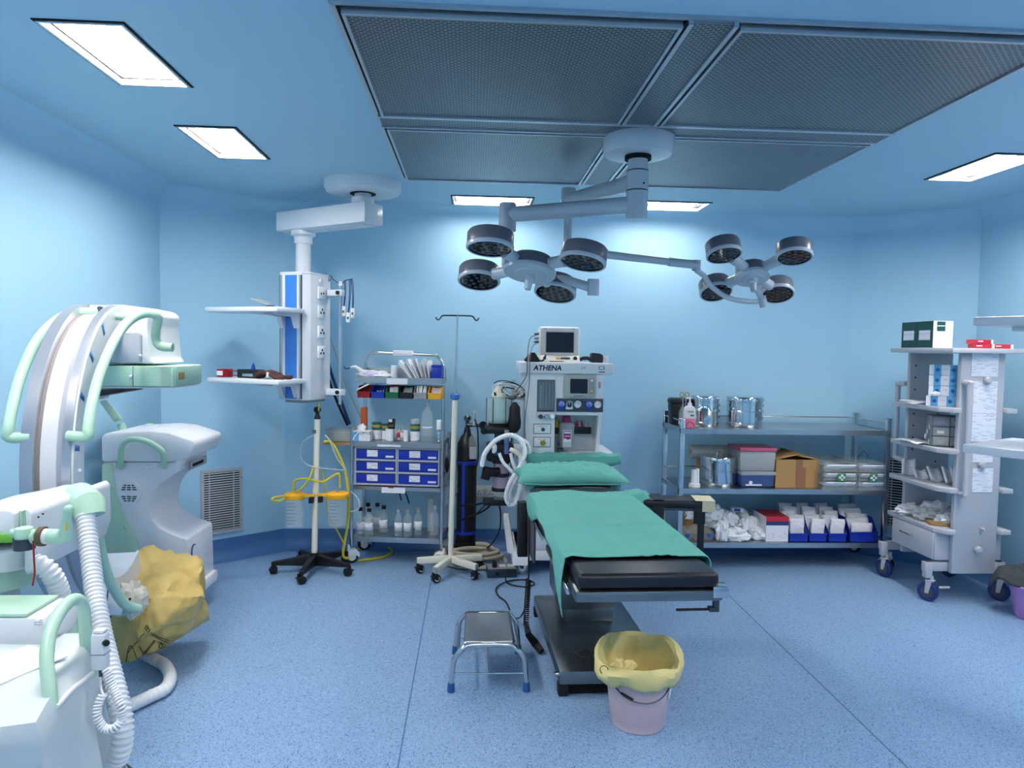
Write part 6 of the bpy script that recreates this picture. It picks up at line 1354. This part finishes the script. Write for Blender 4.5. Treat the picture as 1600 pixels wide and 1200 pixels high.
G().add(vs, fs).obj('drape_film', mat('white_drape', (206, 215, 218), .42, var=.03, bump=.3, bs=9), DR, world=True, thick=.002, ang=60)
pc = on(20, 1040, zt+.008); G().box(-.08, .07, -.09, .09, 0, .004, M=T(pc.x, pc.y, zt+.006) @ Rz(-25)).obj('folded_patch', 'bagw', DR, world=True)
HD = ca(G().tube(atl([(80, 1112, 1.60), (77, 1075, 1.62), (73, 1030, 1.66), (78, 990, 1.71), (95, 955, 1.78), (112, 938, 1.83), (124, 939, 1.86), (131, 955, 1.88), (134, 1000, 1.9), (137, 1042, 1.9)]), .0155, 16, 6), 'push_handle', 'green')
ca(G().cyl(at(137, 1040, 1.9), at(137, 1046, 1.9), .0165, n=16), 'handle_ring', 'red'); ca(G().cyl(at(122, 1050, 1.93), at(143, 1049, 1.9), .02, n=16), 'handle_stub', 'green')
ca(G().tube(atl([(88, 1105, 1.6), (110, 1080, 1.68), (128, 1065, 1.78), (144, 1052, 1.86)]), .006, 8, 4), 'edge_rail', 'white')
# hand switch with coiled cord
HS = thing('hand_switch', 'white exposure hand switch with coiled white cord hanging on the C-arm cart', 'hand switch', at(157, 1045, 1.84))
h0 = at(157, 1018, 1.84)
G().box(-.018, .018, -.016, .016, -.045, .05, .006, M=T(*h0)).obj('holder', 'white', HS, world=True); G().box(-.014, .014, -.012, .012, .05, .06, .004, M=T(*h0)).obj('switch_top', 'white', HS, world=True)
G().cyl(h0+V((.017, -.01, .028)), h0+V((.024, -.016, .028)), .008, n=14).obj('button', 'black', HS, world=True); G().box(-.0185, .0185, -.0165, .0165, -.004, -.001, M=T(*h0)).obj('seam', 'grey', HS, world=True)
G().cyl(h0+V((0, 0, -.045)), h0+V((0, 0, -.065)), .005, n=8).obj('strain_relief', 'dgrey', HS, world=True)
G().coil(atl([(166, 1046, 1.83), (177, 1075, 1.82), (189, 1105, 1.8), (190, 1125, 1.8), (178, 1138, 1.79), (163, 1138, 1.79), (152, 1120, 1.79), (154, 1100, 1.8), (161, 1086, 1.81)]), .0085, .0075, .0034, n=6).obj('coiled_cord', 'bagw', HS, world=True)
G().tube(atl([(157, 1055, 1.84), (158, 1075, 1.83), (162, 1086, 1.82), (166, 1084, 1.82)]), .003, 6, 5).obj('straight_cord', 'bagw', HS, world=True)
def chose(pts, r, label, pitch=.02, depth=.13):
    P = atl(pts) if not isinstance(pts[0], V) else pts; return solo(G().hose(P, r, pitch, depth, 18), 'corrugated_hose', 'white', label, 'hose', P[0], world=True, group='corrugated hoses of the C-arm')
chose([(133, 800, 2.34), (139, 850, 2.28), (146, 910, 2.2), (157, 980, 2.1), (171, 1040, 2.02), (184, 1090, 1.96), (192, 1130, 1.93), (190, 1165, 1.92), (182, 1190, 1.93)], .0285, 'long white corrugated hose running down from the green elbow to the floor', .0145, .17)
chose([(55, 880, 2.12), (70, 886, 2.12), (84, 903, 2.13), (94, 930, 2.15), (97, 962, 2.16)], .0285, 'short white corrugated hose below the C-arm collar', .0145, .17)
P = [on(212, 1014, .06), on(240, 1030, .03), on(258, 1040, .031), on(266, 1058, .031), on(258, 1076, .031), on(235, 1088, .031), on(205, 1102, .031), on(170, 1118, .031)]
chose(P, .029, 'white corrugated hose curling on the floor beneath the yellow bag', .026, .06)
ca(G().tube(atl([(52, 845, 2.03), (53, 870, 2.03), (54, 895, 2.03), (51, 915, 2.03)]), .0025, 8, 6), 'hanging_cord', 'red')
t = thing('foot_plate', 'pale green plate end sticking out at the bottom of the corrugated hose', 'plate', on(195, 1165, .03))
G().prism([tuple(on(188, 1158, .03).xy), tuple(on(207, 1162, .03).xy), tuple(on(206, 1168, .03).xy), tuple(on(180, 1174, .03).xy)], .0, .035, 'z', .004).obj('plate', 'green', t, world=True)
P = [on(182, 1182, .01), on(192, 1192, .01), on(203, 1199, .01), on(215, 1212, .01)]
solo(G().tube(P, .005, 8, 6), 'floor_cable', 'dgrey', 'dark grey cable on the floor at the bottom left', 'cable', P[0], world=True)
P = [on(187, 1174, .01), on(191, 1182, .01), on(196, 1194, .01), on(200, 1208, .01)]
solo(G().tube(P, .0035, 8, 6), 'floor_cable', 'grey', 'pale thin cable on the floor at the bottom left', 'cable', P[0], world=True)
# tube head in a yellow bag
ca(G().box(-.11, .11, -.10, .10, .22, .42, .03, M=T(-1.55, 3.58, 0) @ Rz(12)), 'tube_head', 'white')
YB_ = thing('yellow_bag', 'creased yellow waste bag pulled over the X-ray tube head', 'bag', (-1.5, 3.5, .1))
pts = [at(*p) for p in ((166, 920, 3.5), (172, 903, 3.55), (195, 890, 3.6), (255, 890, 3.6), (290, 908, 3.55), (319, 930, 3.45), (300, 965, 3.42), (278, 990, 3.4), (258, 1008, 3.38), (225, 1030, 3.36), (198, 1041, 3.35), (188, 1040, 3.4), (165, 990, 3.4),
                        (235, 935, 3.28), (262, 918, 3.34), (215, 1000, 3.24), (250, 980, 3.27), (205, 960, 3.28), (285, 935, 3.36))]
bm = bmesh.new()
for p in pts + [V((-1.75, 3.8, .15)), V((-1.4, 3.8, .12)), V((-1.7, 3.75, .5)), V((-1.42, 3.75, .5))]: bm.verts.new(p)
bmesh.ops.convex_hull(bm, input=list(bm.verts)); bmesh.ops.delete(bm, geom=[v for v in bm.verts if not v.link_faces], context='VERTS')
bmesh.ops.subdivide_edges(bm, edges=list(bm.edges), cuts=8, use_grid_fill=True); bmesh.ops.triangulate(bm, faces=list(bm.faces)); bm.normal_update()
for v in bm.verts:
    c = v.co; q = c-V((-1.5, 3.3, .42)); an = math.atan2(q.z, q.x); d = .034*(abs(noise.noise(c*5+V((3, 1, 0))))*2-.6)+.007*math.sin(15*an+5*noise.noise(c*4))*min(1, q.length*3)+.008*(abs(noise.noise(c*17))*2-.6)
    v.co = c+v.normal*d
    if v.co.z < .06: v.co.z = .06
me_v = [v.co.copy() for v in bm.verts]; bm.verts.index_update(); me_f = [[v.index for v in f.verts] for f in bm.faces]; bm.free()
G().add(me_v, me_f).obj('bag_film', 'bag', YB_, world=True, ang=55)
from mathutils.bvhtree import BVHTree
bvh = BVHTree.FromPolygons(me_v, me_f)
def bagline(pts, r=.0018):
    Q = []
    for p in smooth([V((x, y, 0)) for x, y in pts], 6):
        d = ray(p.x, p.y).normalized(); h = bvh.ray_cast(V((0, 0, H)), d)
        if h[0] is not None: Q.append(h[0]-d*.0015)
    if len(Q) > 1: G().tube(Q, r, 5).obj('printed_line', 'ink', YB_, world=True)
for pl in ([(236, 989), (250, 996), (264, 1001)], [(237, 992), (250, 999), (262, 1004)], [(226, 983), (229, 977), (233, 983)], [(200, 1020), (206, 1011), (213, 1004), (219, 1000)], [(218, 998), (222, 993), (226, 990)],
           [(197, 1036), (201, 1012), (207, 1012), (216, 1036)], [(222, 1024), (232, 1012), (241, 1000)], [(226, 1022), (236, 1010), (243, 1001)], [(248, 1010), (250, 1006), (254, 1008), (252, 1013), (248, 1011)], [(246, 1003), (258, 1008), (250, 1018)],
           [(228, 986), (231, 981)], [(231, 988), (235, 983)], [(218, 1010), (223, 1020)]): bagline(pl)
t = thing('plastic_wrap', 'crumpled clear-wrapped knob in front of the yellow bag', 'cover', at(208, 935, 3.12))
G().blob(at(208, 935, 3.13), (.05, .05, .07), 6, .4, 3, 24, crease=.9).obj('wrap', mat('cream_film', (228, 222, 210), .35, alpha=.85, bump=.2, bs=30), t, world=True, ang=25); G().cyl(at(203, 936, 3.07), at(203, 936, 3.06), .006, n=10).obj('dark_hole', 'ink', t, world=True)
ca(G().frustum([at(155, 960, 3.0), at(190, 962, 3.05), at(190, 962, 3.3), at(155, 960, 3.3)], [at(150, 925, 3.0), at(196, 938, 3.05), at(196, 938, 3.3), at(150, 925, 3.3)], .006), 'tube_bracket', 'lilac')

# ================================================================ imaging console
IC = thing('imaging_console', 'white imaging console cabinet with mint-green side panel behind the C-arm', 'console', (-1.85, 4.25, 0))
def ic(g, name, mt, par=None, **k): return g.obj(name, mt, par or IC, world=True, **k)
Yc = 4.06
bodyp = [(160, 722), (271, 722), (281, 716), (283, 735), (268, 744), (248, 758), (238, 775), (234, 795), (237, 812), (248, 824), (266, 834), (292, 843), (295, 925), (160, 925)]
cb = ic(G().prism(px(bodyp, Yc), Yc, Yc+.40, 'y', .012), 'cabinet', 'lilac')
ic(G().prism(px([(158, 722), (157, 682), (164, 677), (232, 673), (262, 676), (303, 689), (305, 698), (296, 716), (272, 722)], Yc-.015), Yc-.015, Yc+.42, 'y', .014), 'console_head', 'lilac')
ic(G().prism(px([(160, 725), (175, 725), (179, 750), (186, 780), (198, 812), (212, 838), (220, 860), (222, 915), (160, 915)], Yc-.002), Yc-.008, Yc+.0, 'y', .002), 'side_panel', 'green', cb)
for x, y in ((175, 762), (196, 824), (210, 872), (179, 727), (245, 727)): ic(G().sph(at(x, y, Yc-.008), .009, n=10), 'screw_cap', 'green' if x < 215 else 'lilac', cb)
c0 = at(203, 770, Yc)
sp = ic(G().cyl((c0.x, Yc-.001, c0.z), (c0.x, Yc-.010, c0.z), .066, n=36), 'speaker_disc', 'lilac', cb)
for k, dz in enumerate((.044, .032, .020, -.020, -.032, -.044)):
    w = math.sqrt(.058**2-dz**2)*.85
    for s in (-1, 0, 1): ic(G().box(c0.x+s*w*.66-w*.24, c0.x+s*w*.66+w*.24, Yc-.0115, Yc-.0095, c0.z+dz-.0035, c0.z+dz+.0035), 'speaker_slot', 'dgrey', cb)
p, q = at(228, 890, Yc), at(246, 868, Yc); ic(G().box(p.x, q.x, Yc-.004, Yc+.001, p.z, q.z), 'connector_bay', 'void', cb)
p, q = at(174, 896, Yc), at(203, 874, Yc); ic(G().box(p.x, q.x, Yc-.0095, Yc-.0075, p.z, q.z), 'rating_plate', mk_print('mint_label', .012, .75, (60, 76, 84), (176, 212, 194), .2), cb)
p, q = at(223, 732, Yc), at(239, 726, Yc); ic(G().box(p.x, q.x, Yc-.003, Yc-.0, p.z, q.z), 'small_plate', 'lab', cb)
ic(G().tube(atl([(189, 730, Yc-.005), (189, 705, Yc-.06), (193, 693, Yc-.08), (206, 686, Yc-.09), (228, 689, Yc-.09), (248, 700, Yc-.08), (255, 710, Yc-.06), (257, 730, Yc-.005)]), .0155, 14, 5), 'grab_handle', 'green')
ic(G().tube(atl([(220, 676, Yc+.36), (226, 668, Yc+.38), (236, 665, Yc+.38), (262, 672, Yc+.38), (276, 684, Yc+.36), (280, 692, Yc+.34)]), .0135, 14, 5), 'grab_handle', 'green')
b = at(272, 684, Yc+.12); ic(G().sph((b.x, b.y, b.z+.012), .045, 1, .7, .4), 'trackball_mouse', 'rubber')
hz = at(240, 676, Yc+.2)
for k in range(5): ic(G().box(-.012, .012, -.01, .01, 0, .006, .002, M=T(at(240+7*k, 680+1.4*k, Yc+.06).x, Yc+.06, at(240+7*k, 683+1.4*k, Yc+.06).z)), 'console_key', 'lampgrey' if k % 2 else 'grey')
p = at(290, 726, Yc); ic(G().box(at(284, 0, Yc).x, at(284, 0, Yc).x+.012, Yc+.05, Yc+.3, at(0, 735, Yc).z, at(0, 722, Yc).z, .003), 'drive_bay', 'grey', cb); ic(G().box(at(284, 0, Yc).x+.011, at(284, 0, Yc).x+.014, Yc+.08, Yc+.24, at(0, 731, Yc).z, at(0, 726, Yc).z), 'drive_slot', 'void', cb)
rx_ = at(294, 870, Yc).x; ic(G().tube([(rx_+.006, Yc+.07+.035*math.cos(a), at(294, 868, Yc).z+.045*math.sin(a)) for a in [R(60+240*i/14) for i in range(15)]], .004, 6), 'emblem_arc', 'navy', cb)
for x, y in ((-1.98, Yc+.08), (-1.70, Yc+.08), (-1.98, Yc+.34), (-1.70, Yc+.34)): caster(IC, (x, y), .05, .036, 20, 'rubber', 'grey', 'white', .14, world=True)
ic(G().box(at(160, 0, Yc).x+.02, at(297, 0, Yc).x, Yc+.02, Yc+.4, .12, .19, .02), 'base_tray', 'lilac')
# folded screen on its arm
ic(G().frustum([at(190, 682, 4.25), at(203, 678, 4.25), at(203, 678, 4.33), at(190, 682, 4.33)], [at(182, 664, 4.25), at(194, 659, 4.25), at(194, 659, 4.33), at(182, 664, 4.33)], .006), 'arm_base', 'green')
ic(G().frustum([at(178, 660, 4.25), at(192, 655, 4.25), at(192, 655, 4.33), at(178, 660, 4.33)], [at(155, 627, 3.88), at(166, 624, 3.88), at(166, 624, 3.95), at(155, 627, 3.95)], .006), 'screen_arm', 'green')
ic(G().box(-.02, .02, -.06, .06, -.004, .02, .008, M=T(*at(158, 622, 3.9))), 'tilt_joint', 'white'); ic(G().prism(px([(130, 609), (195, 607), (195, 612), (150, 620), (132, 621)], 3.74), 3.74, 3.95, 'y', .006), 'folded_screen', 'black')
